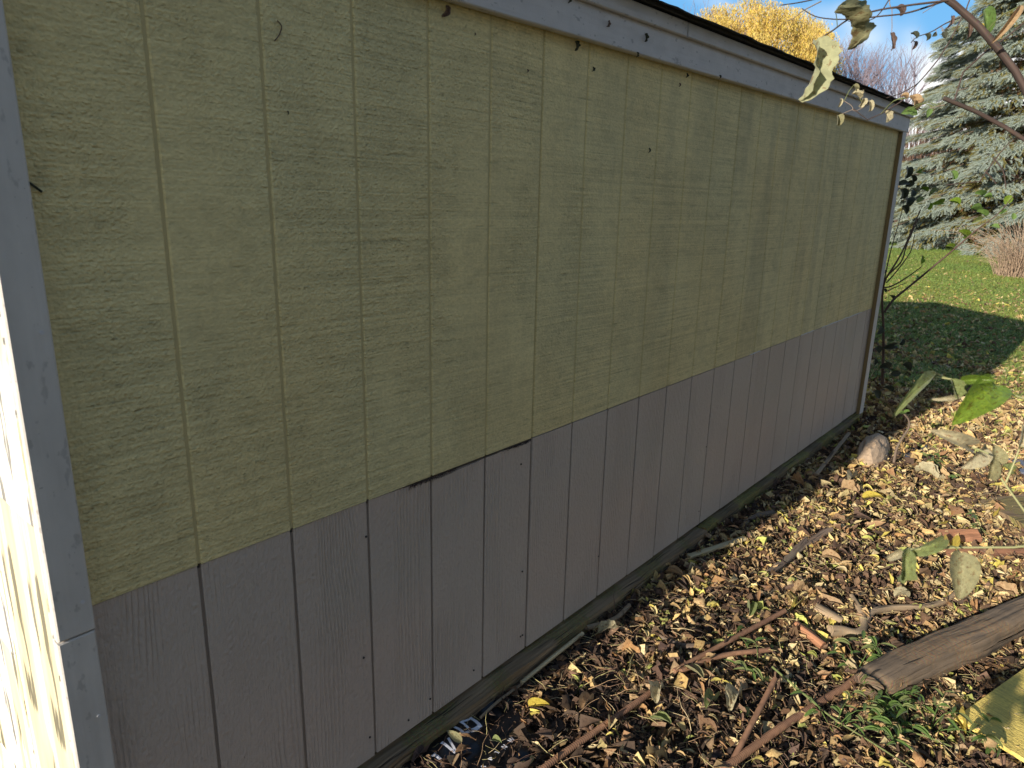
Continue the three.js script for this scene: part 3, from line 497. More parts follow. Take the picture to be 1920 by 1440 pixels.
const P_leaves = [{b:[0.987,1.858,0.801],t:[1.053,1.814,0.833],w:0.0409,c:'dryolive',k:'crumple'},{b:[0.976,1.808,0.777],t:[0.935,1.722,0.797],w:0.0379,c:'drygreen',k:'crumple'},{b:[1.349,1.927,0.798],t:[1.356,1.915,0.811],w:0.014,c:'brown',k:'curl'},{b:[1.334,1.879,0.801],t:[1.33,1.848,0.809],w:0.0097,c:'brown',k:'crumple'},{b:[1.483,1.891,0.812],t:[1.48,1.904,0.802],w:0.0103,c:'dark',k:'curl'},{b:[1.497,1.898,0.825],t:[1.499,1.888,0.832],w:0.0103,c:'dark',k:'curl'},{b:[1.523,1.906,0.853],t:[1.524,1.892,0.86],w:0.0138,c:'dark',k:'flat'},{b:[1.514,1.903,0.843],t:[1.507,1.896,0.837],w:0.0092,c:'dark',k:'flat'},{b:[1.479,1.884,0.81],t:[1.475,1.869,0.811],w:0.008,c:'brown',k:'curl'},{b:[1.525,1.908,0.854],t:[1.533,1.91,0.862],w:0.0069,c:'dark',k:'flat'},{b:[1.542,1.939,0.861],t:[1.532,1.915,0.86],w:0.0092,c:'brown',k:'crumple'},{b:[1.442,1.77,0.734],t:[1.433,1.753,0.73],w:0.0142,c:'drypale',k:'crumple'},{b:[1.436,1.77,0.727],t:[1.43,1.784,0.713],w:0.0154,c:'drypale',k:'crumple'},{b:[1.449,1.765,0.744],t:[1.447,1.744,0.75],w:0.0107,c:'drypale',k:'curl'},{b:[1.408,1.768,0.695],t:[1.403,1.752,0.695],w:0.0071,c:'drypale',k:'curl'},{b:[1.397,1.731,0.696],t:[1.394,1.711,0.702],w:0.0178,c:'dryolive',k:'curl'},{b:[1.468,1.743,0.776],t:[1.467,1.72,0.784],w:0.0166,c:'drypale',k:'crumple'},{b:[1.392,1.762,0.838],t:[1.396,1.735,0.854],w:0.02,c:'tan',k:'crumple'},{b:[1.388,1.759,0.834],t:[1.382,1.766,0.824],w:0.01,c:'tan',k:'curl'},{b:[1.275,1.726,0.876],t:[1.259,1.718,0.86],w:0.0145,c:'green',k:'flat'},{b:[1.266,1.723,0.867],t:[1.28,1.717,0.885],w:0.0166,c:'green',k:'flat'},{b:[1.203,1.719,0.922],t:[1.195,1.703,0.92],w:0.0098,c:'green',k:'flat'},{b:[1.433,1.798,0.711],t:[1.435,1.785,0.719],w:0.0107,c:'dryolive',k:'curl'},{b:[1.189,1.872,1.033],t:[1.157,1.823,1.017],w:0.0116,c:'tan',k:'curl'},{b:[1.274,1.889,0.967],t:[1.271,1.85,0.98],w:0.0212,c:'green',k:'curl'},{b:[1.266,1.865,0.966],t:[1.269,1.859,0.973],w:0.0077,c:'yellow',k:'flat'},{b:[1.38,1.895,0.929],t:[1.371,1.863,0.931],w:0.0093,c:'brown',k:'crumple'},{b:[0.703,1.333,1.087],t:[0.612,1.312,1.068],w:0.012,c:'olive',k:'roll'},{b:[0.715,1.33,1.102],t:[0.714,1.303,1.112],w:0.0169,c:'olive',k:'crumple'},{b:[0.719,1.308,1.116],t:[0.696,1.305,1.09],w:0.0063,c:'drypale',k:'roll'},{b:[0.724,1.329,1.113],t:[0.719,1.338,1.151],w:0.0155,c:'bright',k:'fold'},{b:[0.752,1.324,1.148],t:[0.657,1.295,1.128],w:0.0436,c:'bright',k:'cup'},{b:[0.693,1.256,1.156],t:[0.651,1.236,1.146],w:0.0245,c:'drypale',k:'cup'},{b:[0.697,1.238,1.167],t:[0.69,1.214,1.169],w:0.015,c:'dryolive',k:'curl'},{b:[0.7,1.234,1.172],t:[0.702,1.257,1.166],w:0.0204,c:'dryolive',k:'cup'},{b:[0.704,1.233,1.178],t:[0.71,1.222,1.189],w:0.0136,c:'olive',k:'crumple'},{b:[0.611,1.276,1.146],t:[0.572,1.296,1.124],w:0.0178,c:'drypale',k:'curl'},{b:[0.652,1.277,1.194],t:[0.661,1.302,1.194],w:0.0267,c:'drypale',k:'cup'},{b:[0.561,1.172,1.147],t:[0.531,1.157,1.118],w:0.0164,c:'olive',k:'roll'},{b:[0.532,1.16,1.118],t:[0.518,1.121,1.118],w:0.0189,c:'olive',k:'crumple'},{b:[0.526,1.158,1.112],t:[0.514,1.148,1.101],w:0.0101,c:'drypale',k:'curl'},{b:[0.538,1.172,1.168],t:[0.507,1.132,1.18],w:0.0328,c:'dryolive',k:'cup'}];
const P_cstems = [{r:0.004,r1:0.011,p:[[5.39,1.481,0.066],[5.309,1.311,0.042],[5.247,1.185,0.021],[5.183,1.076,-0.009],[5.195,0.998,-0.042],[5.266,0.858,-0.06],[5.29,0.666,-0.031],[5.308,0.469,-0.007],[5.313,0.232,0.019]]},{r:0.003,r1:0.006,p:[[5.483,1.417,0.042],[5.394,1.233,0.014],[5.349,1.123,0.007],[5.267,1.026,-0.049]]},{r:0.0025,r1:0.005,p:[[5.445,1.307,0.043],[5.407,1.197,0.044],[5.31,1.049,-0.008],[5.252,0.975,-0.045]]},{r:0.003,r1:0.006,p:[[5.435,1.089,0.123],[5.352,1.014,0.057],[5.267,0.95,-0.017],[5.225,0.938,-0.061]]},{r:0.002,r1:0.004,p:[[5.345,0.978,0.064],[5.29,0.947,0.012],[5.246,0.917,-0.028]]},{r:0.003,r1:0.008,p:[[5.455,1.582,0.581],[5.365,1.466,0.523],[5.269,1.376,0.448],[5.143,1.245,0.354],[5.002,1.1,0.249],[4.904,1.0,0.175],[4.82,0.914,0.112],[4.767,0.836,0.082]]},{r:0.002,r1:0.005,p:[[5.704,1.656,-0.118],[5.638,1.446,-0.108],[5.536,1.18,-0.116],[5.447,0.913,-0.11]]}];
const P_cleaves = [{b:[5.607,1.758,-0.115],t:[5.573,1.698,-0.092],w:0.0477,c:'dark',k:'curl'},{b:[5.602,1.659,-0.079],t:[5.513,1.647,-0.14],w:0.0573,c:'dark',k:'flat'},{b:[5.628,1.672,-0.054],t:[5.609,1.637,-0.102],w:0.0477,c:'dark',k:'flat'},{b:[5.551,1.611,-0.119],t:[5.551,1.547,-0.096],w:0.0525,c:'dark',k:'curl'},{b:[5.552,1.493,-0.068],t:[5.601,1.569,-0.074],w:0.0621,c:'dark',k:'curl'},{b:[5.621,1.718,-0.081],t:[5.651,1.666,-0.066],w:0.043,c:'dark',k:'fold'},{b:[5.594,1.566,-0.049],t:[5.64,1.617,-0.045],w:0.043,c:'dark',k:'flat'},{b:[5.533,1.493,-0.091],t:[5.534,1.443,-0.048],w:0.0477,c:'dark',k:'fold'},{b:[5.474,1.73,-0.019],t:[5.538,1.743,0.017],w:0.0371,c:'bright',k:'curl'},{b:[5.476,1.625,0.026],t:[5.512,1.603,0.068],w:0.0371,c:'bright',k:'fold'},{b:[5.476,1.561,0.054],t:[5.421,1.528,0.027],w:0.0394,c:'olive',k:'flat'},{b:[5.558,1.528,0.164],t:[5.474,1.516,0.11],w:0.051,c:'bright',k:'fold'},{b:[5.479,1.493,0.086],t:[5.47,1.528,0.108],w:0.0325,c:'bright',k:'curl'},{b:[5.276,1.522,0.314],t:[5.266,1.545,0.257],w:0.0436,c:'bright',k:'fold'},{b:[5.278,1.726,0.232],t:[5.278,1.68,0.258],w:0.0393,c:'green',k:'curl'},{b:[5.544,1.603,0.117],t:[5.487,1.585,0.089],w:0.0325,c:'olive',k:'curl'},{b:[5.615,1.818,0.109],t:[5.627,1.784,0.11],w:0.0278,c:'tan',k:'flat'},{b:[5.354,1.595,0.376],t:[5.404,1.581,0.429],w:0.0436,c:'green',k:'curl'},{b:[5.421,1.571,0.466],t:[5.401,1.574,0.426],w:0.0305,c:'green',k:'fold'},{b:[5.51,1.586,0.564],t:[5.506,1.53,0.535],w:0.0523,c:'bright',k:'flat'},{b:[5.318,1.497,0.375],t:[5.39,1.474,0.429],w:0.048,c:'green',k:'fold'},{b:[5.369,1.452,0.454],t:[5.332,1.487,0.417],w:0.0393,c:'green',k:'curl'},{b:[5.354,1.429,0.445],t:[5.314,1.407,0.399],w:0.0436,c:'olive',k:'fold'},{b:[5.419,1.378,0.544],t:[5.409,1.395,0.487],w:0.0436,c:'green',k:'flat'},{b:[5.429,1.47,0.517],t:[5.47,1.508,0.53],w:0.0349,c:'green',k:'curl'},{b:[5.487,1.435,0.6],t:[5.507,1.479,0.595],w:0.0349,c:'green',k:'flat'},{b:[5.238,1.351,0.342],t:[5.297,1.31,0.387],w:0.048,c:'bright',k:'curl'},{b:[5.31,1.337,0.433],t:[5.254,1.33,0.413],w:0.0218,c:'olive',k:'fold'},{b:[5.165,1.255,0.296],t:[5.225,1.232,0.332],w:0.0349,c:'bright',k:'curl'},{b:[5.343,1.004,0.13],t:[5.378,1.036,0.114],w:0.0278,c:'bright',k:'flat'},{b:[5.399,1.146,0.137],t:[5.368,1.115,0.131],w:0.0278,c:'bright',k:'flat'},{b:[5.386,1.146,0.122],t:[5.389,1.172,0.122],w:0.0209,c:'bright',k:'fold'},{b:[5.37,0.844,-0.011],t:[5.336,0.879,-0.026],w:0.0286,c:'dark',k:'fold'},{b:[5.344,0.921,-0.074],t:[5.344,0.894,-0.057],w:0.0239,c:'dark',k:'flat'},{b:[5.374,1.051,-0.094],t:[5.375,1.023,-0.09],w:0.0215,c:'dark',k:'flat'},{b:[5.285,0.654,-0.032],t:[5.219,0.607,-0.043],w:0.0477,c:'dark',k:'flat'},{b:[5.317,0.527,0.059],t:[5.257,0.51,0.008],w:0.0477,c:'dark',k:'curl'},{b:[5.215,0.367,0.006],t:[5.275,0.369,0.069],w:0.0525,c:'dark',k:'curl'},{b:[5.26,0.329,0.075],t:[5.306,0.338,0.133],w:0.0477,c:'dark',k:'flat'},{b:[5.328,0.391,0.129],t:[5.329,0.359,0.186],w:0.0477,c:'dark',k:'fold'},{b:[5.161,0.21,0.009],t:[5.189,0.151,0.049],w:0.0525,c:'dark',k:'flat'},{b:[5.241,0.204,0.105],t:[5.215,0.236,0.057],w:0.043,c:'dark',k:'fold'},{b:[5.205,0.431,-0.033],t:[5.227,0.371,-0.03],w:0.043,c:'dark',k:'flat'},{b:[5.341,0.539,0.083],t:[5.352,0.577,0.099],w:0.0334,c:'dark',k:'curl'},{b:[5.182,0.05,0.1],t:[5.145,0.097,0.065],w:0.043,c:'dark',k:'flat'},{b:[5.242,0.524,-0.029],t:[5.228,0.472,-0.014],w:0.043,c:'dark',k:'flat'}];
const P_log = {a:[1.907,0.008,0.83],b:[2.929,-0.01,1.25]};
const P_log_edge = [[1.942,-0.01,0.815],[1.88,-0.019,0.898],[2.935,-0.03,1.183],[2.635,-0.03,1.215]];
const P_yboard = [[1.998,-0.01,1.098],[1.846,-0.01,1.218],[2.48,-0.01,1.243]];
const P_rebar = [[[0.9,0.048,0.311],[0.953,0.048,0.315],[1.137,0.045,0.338],[1.401,0.041,0.37]],[[1.508,0.044,0.381],[1.807,0.035,0.442],[2.129,0.025,0.509]],[[1.52,0.037,0.399],[1.695,0.028,0.456],[1.861,0.013,0.556]],[[1.291,0.011,0.662],[1.455,0.013,0.653],[1.702,0.015,0.636]],[[1.295,0.003,0.653],[1.621,-0.007,0.72],[1.942,-0.018,0.799],[1.995,-0.019,0.808]]];
const P_root = [[[2.191,0.012,0.658],[2.228,0.007,0.693],[2.254,0.001,0.733],[2.335,0.0,0.739],[2.406,0.005,0.703],[2.474,0.013,0.651]],[[2.332,-0.005,0.74],[2.436,-0.004,0.735],[2.551,-0.011,0.781],[2.634,-0.02,0.86],[2.757,-0.027,0.922],[2.868,-0.029,0.955]]];
const P_chunks = [[[2.292,0.016,0.57],[2.302,0.001,0.668]],[[2.135,0.019,0.552],[2.091,0.001,0.667]],[[2.225,-0.029,0.845],[2.416,-0.037,0.926]]];
const P_lath = [[2.2,0.08,0.048],[2.517,0.076,0.169]];
const P_stick = [[3.505,0.087,0.162],[4.368,0.09,0.081]];
const P_rod = [[1.132,0.075,0.045],[1.444,0.075,0.047]];
const P_bag = [[0.733,0.06,0.088],[0.883,0.06,0.051],[0.954,0.06,0.058],[0.975,0.054,0.203],[0.847,0.053,0.206],[0.919,0.06,0.059],[0.876,0.06,0.068],[0.809,0.06,0.082],[0.958,0.055,0.187],[0.896,0.055,0.192],[0.854,0.054,0.2]];
const P_mound = [[3.933,0.048,0.267],[4.554,0.052,0.223],[4.232,0.035,0.373],[4.225,0.05,0.24]];
const P_plastic = [[4.368,0.042,0.318],[4.551,0.038,0.352],[4.436,0.03,0.409],[4.186,0.03,0.408]];
const P_cane = [[4.322,0.027,0.358],[4.067,0.172,0.415],[4.119,0.271,0.436],[4.129,0.321,0.426],[4.121,0.35,0.404]];
const P_red = [[3.399,-0.008,0.799],[3.545,-0.021,0.919],[3.292,-0.017,0.871],[3.522,-0.03,1.142]];
const P_dboard = [[4.082,-0.022,0.921],[3.673,-0.03,1.088],[4.328,-0.03,1.085]];
const P_bboard = [[4.893,-0.024,0.841],[4.548,-0.039,1.04],[4.987,-0.032,0.91]];
const P_br2 = [[[2.363,0.048,0.353],[2.544,0.046,0.363],[2.775,0.047,0.363]],[[2.455,0.048,0.351],[2.683,0.045,0.371],[2.938,0.039,0.417]],[[2.657,0.069,0.108],[2.809,0.069,0.122],[2.902,0.066,0.164]],[[1.502,0.07,0.045],[1.607,0.07,0.088],[1.733,0.07,0.076]],[[1.646,0.06,0.249],[1.665,0.052,0.321],[1.709,0.046,0.37]]];
const P_weeds = [[1.781,-0.002,0.553],[2.04,-0.037,0.79],[1.948,-0.05,0.901],[1.811,-0.054,0.951],[1.836,-0.058,1.006],[1.707,-0.041,0.824],[1.933,-0.059,1.045],[4.245,-0.018,0.656],[4.278,-0.003,0.565],[3.679,-0.052,0.931],[2.13,-0.047,0.871],[1.935,-0.056,0.983],[1.984,-0.06,1.166]];
const P_weedstem = [[[1.795,0.042,0.593],[1.759,0.026,0.7],[1.723,0.01,0.812],[1.709,-0.003,0.94],[1.689,-0.009,1.045]],[[1.879,-0.009,0.897],[1.854,-0.016,0.981],[1.864,-0.019,1.052],[1.877,-0.02,1.114]]];
const P_bigleaf = [[3.464,0.032,0.465],[2.0,-0.04,1.117],[1.548,0.016,0.57],[1.399,0.043,0.39],[3.515,-0.015,0.779],[3.924,-0.033,0.94],[1.535,0.069,0.112],[1.464,0.022,0.529],[1.549,0.037,0.432],[2.05,0.041,0.406],[2.038,0.069,0.099],[1.08,0.066,0.167],[3.477,0.049,0.341],[2.991,-0.04,1.105],[4.179,0.014,0.582],[1.329,0.036,0.439],[0.811,0.07,0.084],[0.765,0.068,0.127],[0.894,0.066,0.164],[3.631,0.053,0.309],[1.194,0.058,0.261],[3.308,-0.024,0.852],[2.658,-0.018,0.796],[2.318,0.026,0.502],[2.718,0.027,0.499]];
const P_wall = [[0.86,1.943,0.006],[1.344,1.945,0.006],[1.657,2.01,0.006],[1.461,2.012,0.006],[1.438,1.894,0.006],[1.619,1.955,0.006],[1.941,1.909,0.006],[1.773,1.695,0.006],[1.979,1.943,0.006],[1.15,1.851,0.006],[0.45,1.691,0.006],[2.172,1.96,0.006],[0.957,1.905,0.006],[1.277,2.034,0.006]];
const P_tendril = [[0.44,1.844,0.006],[0.448,1.836,0.006],[0.445,1.825,0.006],[0.439,1.816,0.006],[0.432,1.809,0.006]];
const P_cornertwig = [[0.01,1.554,0.008],[0.017,1.548,0.008],[0.025,1.541,0.008]];
const P_spruce = [34.452,-0.1,-0.703];
const P_drygrass = [18.757,-0.1,-0.718];
const P_willow = [46.182,6.836,-18.145];
const P_lawnfar = [[36.141,-0.1,-7.565],[43.863,-0.1,-3.125]];
// ================================================================ things lying in the litter
const logT = timberTex(21, [0.150, 0.112, 0.078], [0.21, 0.14, 0.08], 0.7), logMat = std({ map: logT[0], bumpMap: logT[1], bumpScale: 0.009, roughness: 0.95 });
const stickT = timberTex(33, [0.34, 0.25, 0.16], [0.2, 0.16, 0.1], 0.3), stickMat = std({ map: stickT[0], bumpMap: stickT[1], bumpScale: 0.002 });
const barkT = timberTex(41, [0.17, 0.125, 0.095], [0.25, 0.21, 0.15], 0.5), barkMat = std({ map: barkT[0], bumpMap: barkT[1], bumpScale: 0.003, roughness: 0.95 });
const paleT = timberTex(52, [0.50, 0.42, 0.25], [0.4, 0.33, 0.19], 0.3), paleMat = std({ map: paleT[0], bumpMap: paleT[1], bumpScale: 0.001 });
const redT = timberTex(61, [0.34, 0.16, 0.085], [0.12, 0.07, 0.05], 0.4), redMat = std({ map: redT[0], bumpMap: redT[1], bumpScale: 0.003 });
// split weathered log: half-round timber with a flat cracked upper face and broken near end
{
  const A = V(1.915, 0.020, 0.850), B = V(3.02, 0.022, 1.275), d = B.clone().sub(A), L = d.length(), n = 44, seg = 14, P = [], UV = [], I = [];
  for (let i = 0; i <= n; i++) {
    const t = i / n;
    for (let j = 0; j <= seg; j++) {
      const a = j / seg * Math.PI * 2, flat = 0.060 * (1 - 0.10 * t), up = 0.056;
      let y = Math.sin(a) * up, z = Math.cos(a) * flat;
      y = Math.sign(y) * Math.pow(Math.abs(y) / up, 0.62) * up; z = Math.sign(z) * Math.pow(Math.abs(z) / flat, 0.8) * flat;
      const k = fbm(t * L * 5 + 3, a * 1.6, 3) - 0.5, e = 1 + k * 0.36 + 0.10 * (noise(t * L * 28, a * 4 + 3) - 0.5), endz = i === 0 ? 0.80 : i === 1 ? 0.95 : 1;
      const sx = t * L - (i < 3 ? (fbm(a * 2.2, 7, 3) - 0.2) * 0.07 * (1 - i / 3) * -1 : 0);
      P.push(sx, y * e * endz, z * e * endz); UV.push(sx / 1.2, j / seg * 0.9);
      if (i < n && j < seg) { const q = i * (seg + 1) + j, w = q + seg + 1; I.push(q, q + 1, w, w, q + 1, w + 1); }
    }
  }
  for (const i of [0, n]) { const c = P.length / 3; P.push(i ? L : 0.035, 0, 0); UV.push(0, 0); for (let j = 0; j < seg; j++) { const q = i * (seg + 1) + j; I.push(c, q, q + 1); } }
  const g = new THREE.BufferGeometry(); g.setAttribute('position', new THREE.Float32BufferAttribute(P, 3)); g.setAttribute('uv', new THREE.Float32BufferAttribute(UV, 2)); g.setIndex(I); g.computeVertexNormals();
  const x = d.clone().normalize(), z = x.clone().cross(V(0, 1, 0)).normalize(), y = z.clone().cross(x);
  g.applyMatrix4(new THREE.Matrix4().makeBasis(x, y, z)); g.translate(A.x, A.y, A.z);
  const o = group('weathered_log'); tag(o, 'thick grey-brown weathered log lying in the leaves at lower right', 'log'); mesh(g, logMat, 'wood', o);
  for (let k = 0; k < 3; k++) { const s = k * 0.02; mesh(tube([A.clone().addScaledVector(x, 0.12 + 0.2 * k).add(V(0, 0.047, 0.012 - s)), A.clone().addScaledVector(x, 0.3 + 0.2 * k).add(V(0, 0.050, 0.008 - s)), A.clone().addScaledVector(x, 0.45 + 0.2 * k).add(V(0, 0.045, 0.012 - s))], t => 0.0022 * Math.sin(Math.PI * clamp(t * 0.96 + 0.02)) + 0.0004, 4, 4), barkMat, 'splinter', o); }
}
// offcut of the yellow siding lying flat
{
  const y0 = P_yboard[0], o = group('siding_offcut', 0, 0, 0); tag(o, 'offcut of rough yellow siding lying on the leaves at the lower right corner', 'board');
  const g = bevelBox(0, 0.72, 0, 0.42, 0, 0.014, 0.002); const u = g.attributes.uv; for (let i = 0; i < u.count; i++) u.setXY(i, u.getY(i) / 1.2 + 0.2, u.getX(i) / 1.2 + 0.3);
  g.rotateX(-Math.PI / 2);
  const b = mesh(g, std({ map: sidingMats[0].map, bumpMap: sidingMats[0].bumpMap, bumpScale: 0.003, color: lin(1.0, 0.93, 0.50) }), 'board', o);
  const e = V(2.48 - 1.998, 0, 1.243 - 1.098).normalize(); o.position.set(1.998, -0.012, 1.098); o.rotation.set(0.03, Math.atan2(-e.z, e.x), 0.012); b.position.set(0, 0, 0); b.rotation.y = 0; b.position.z = 0.42;
}
// rusty ribbed bars
const rustT = pairTex(512, 128, (u, v, c) => { const n = fbm(u * 60, v * 14, 4), m = fbm(u * 12, v * 5 + 3, 3), t = 0.6 + 0.8 * n; c[0] = mix(0.32, 0.20, m) * t; c[1] = mix(0.175, 0.105, m) * t; c[2] = mix(0.10, 0.066, m) * t; c[3] = n; });
const rustMat = std({ map: rustT[0], bumpMap: rustT[1], bumpScale: 0.0012, roughness: 0.9, metalness: 0.1 });
function ribbed(pts, r, rib) {
  const L = new THREE.CatmullRomCurve3(pts.map(p => V(...p))).getLength(), rings = Math.round(L / 0.0019), per = Math.ceil(rings / (pts.length - 1));
  const g = tube(pts, t => r * (1 + (rib ? 0.07 * (Math.sin(t * L / 0.0075 * Math.PI * 2) > 0.1 ? 1 : 0) : 0.06 * noise(t * 40, r * 900))), 8, rib ? per : 10);
  if (rib) g.computeVertexNormals(); return g;
}
const bars = [['rusty ribbed bar slanting up from the bottom edge, nearest the shed', 0.009, 1], ['long straight rusty bar in the middle of the litter', 0.0085, 0], ['curved rusty bar just below the long straight one', 0.008, 0], ['dark brown rod rising steeply at the bottom edge', 0.0085, 0], ['rusty ribbed bar running from the bottom edge toward the log', 0.0115, 1]];
P_rebar.forEach((p, i) => {
  const pts = p.map((q, k) => [q[0], groundBase(q[0], q[2]) + (i === 3 ? 0.015 + 0.03 * k : 0.015), q[2]]);
  let lift = 0; for (let k = 0; k + 1 < pts.length; k++) for (let s = 0; s <= 12; s++) { const t = s / 12, x = mix(pts[k][0], pts[k + 1][0], t), z = mix(pts[k][2], pts[k + 1][2], t); lift = Math.max(lift, ground(x, z) + 0.024 - mix(pts[k][1], pts[k + 1][1], t)); }
  for (const q of pts) q[1] += lift;
  const o = mesh(ribbed(pts, bars[i][1], bars[i][2]), rustMat, i === 3 ? 'rusty_rod' : 'ribbed_bar'); tag(o, bars[i][0], 'metal bar');
});
// forked root-like branch and loose limbs
function limb(name, label, paths, mat, wob = 0.25) {
  const o = group(name); tag(o, label, 'branch');
  paths.forEach(([p, r0, r1], i) => mesh(tube(p.map(q => [q[0], Math.max(q[1], ground(q[0], q[2]) + 0.024), q[2]]), t => mix(r0, r1, t), 9, 6, wob, i + 2 + r0 * 300), mat, i ? 'side_limb' : 'limb', o)); return o;
}
const rootPale = std({ map: stickT[0], bumpMap: stickT[1], bumpScale: 0.003 });
limb('forked_branch', 'pale twisted forked branch lying above the log', [[P_root[0], 0.022, 0.010], [P_root[1], 0.014, 0.011]], rootPale, 0.35);
limb('broken_limb', 'short broken limb left of the forked branch, pale cut end up', [[P_chunks[0], 0.018, 0.015]], rootPale, 0.35);
limb('broken_limb', 'short reddish broken limb lower left of the forked branch', [[P_chunks[1], 0.014, 0.016]], redMat, 0.3);
limb('broken_limb', 'thin grey stick lying along the upper edge of the log', [[P_chunks[2], 0.008, 0.009]], stickMat, 0.2);
limb('fallen_branch', 'dark rotting branch half buried near the middle of the litter', [[P_br2[0], 0.018, 0.014], [P_br2[1], 0.012, 0.016]], barkMat, 0.4);
limb('fallen_branch', 'grey branch piece against the mossy skid timber', [[P_br2[2], 0.013, 0.016]], barkMat, 0.3);
limb('fallen_branch', 'short grey stick by the near skid timber', [[P_br2[3], 0.010, 0.007]], stickMat, 0.3);
limb('fallen_branch', 'dark curled bark strip between the shed and the long straight bar', [[P_br2[4], 0.009, 0.011]], barkMat, 0.3);
// laths, rods and canes beside the wall
{
  const bar = (name, label, a, b, w, h, mat, lift = 0) => {
    const A = V(...a), B = V(...b); A.y = Math.max(A.y, ground(A.x, A.z) + h) + lift; B.y = Math.max(B.y, ground(B.x, B.z) + h) + lift;
    const d = B.clone().sub(A), L = d.length(), g = bevelBox(0, L, -h / 2, h / 2, -w / 2, w / 2, Math.min(w, h) * 0.15); const x = d.normalize(), z = x.clone().cross(V(0, 1, 0)).normalize(), y = z.clone().cross(x);
    g.applyMatrix4(new THREE.Matrix4().makeBasis(x, y, z)); g.translate(A.x, A.y, A.z); return tag(mesh(g, mat, name), label, 'wood strip');
  };
  bar('wood_lath', 'flat pale lath lying beside the mossy timber joint', [2.2, 0.085, 0.075], [2.53, 0.08, 0.175], 0.026, 0.012, paleMat, 0.008);
  bar('leaning_strip', 'long thin grey strip resting along the far mossy timber', P_stick[0], P_stick[1], 0.020, 0.012, stickMat, 0.01);
  const rod = mesh(tube([[1.125, 0.088, 0.062], [1.28, 0.092, 0.060], [1.452, 0.098, 0.062]], t => 0.0068, 8, 8), paleMat, 'wooden_dowel'); tag(rod, 'round wooden dowel lying along the near skid timber', 'wood strip');
  const rod2 = mesh(tube([[0.93, 0.088, 0.072], [1.02, 0.085, 0.062], [1.13, 0.080, 0.060]], t => 0.0045, 7, 6), stickMat, 'split_cane'); tag(rod2, 'thin split cane above the printed black bag', 'wood strip');
}
// printed black plastic bag half buried under the leaves, white lettering
{
  const o = group('plastic_bag', 0.88, 0.062, 0.135); tag(o, 'crumpled black plastic bag with white print half buried beside the near skid timber', 'bag');
  const W = 0.46, D = 0.24, nx = 46, nz = 26, cv = document.createElement('canvas'); cv.width = 1024; cv.height = 512; const c = cv.getContext('2d');
  c.fillStyle = '#0a0b10'; c.fillRect(0, 0, 1024, 512);
  c.fillStyle = '#d8dbe6';
  // the wall runs along +u; a row of square capitals next to the wall, small capitals farther out
  c.save(); c.translate(560, 92); c.lineWidth = 22; c.strokeStyle = '#e6e9f2'; c.strokeRect(-44, -38, 88, 80); c.restore();
  c.save(); c.font = 'bold 130px sans-serif'; c.textBaseline = 'middle'; c.textAlign = 'center'; c.fillText('L', 470, 100); c.fillText('V', 330, 140); c.fillText('I', 225, 150); c.restore();
  c.save(); c.font = 'bold 46px sans-serif'; c.translate(470, 372); c.rotate(-0.06); ['S', 'P', 'I', 'N', 'W'].forEach((ch, i) => c.fillText(ch, i * 66 - 100, 0)); c.restore();
  const tx = new THREE.CanvasTexture(cv); tx.colorSpace = THREE.SRGBColorSpace; tx.magFilter = THREE.LinearFilter;
  const g = new THREE.PlaneGeometry(W, D, nx, nz); g.rotateX(-Math.PI / 2); const p = g.attributes.position;
  for (let i = 0; i < p.count; i++) { const x = p.getX(i), z = p.getZ(i), wx = x + 0.88, wz = z + 0.135; const k = fbm(wx * 16, wz * 16, 4); p.setY(i, Math.max(ground(wx, wz), groundBase(wx, wz)) + 0.013 + Math.abs(k - 0.5) * 0.022 - 0.062); }
  g.computeVertexNormals();
  mesh(g, std({ map: tx, roughness: 0.35 }), 'sheet', o);
}
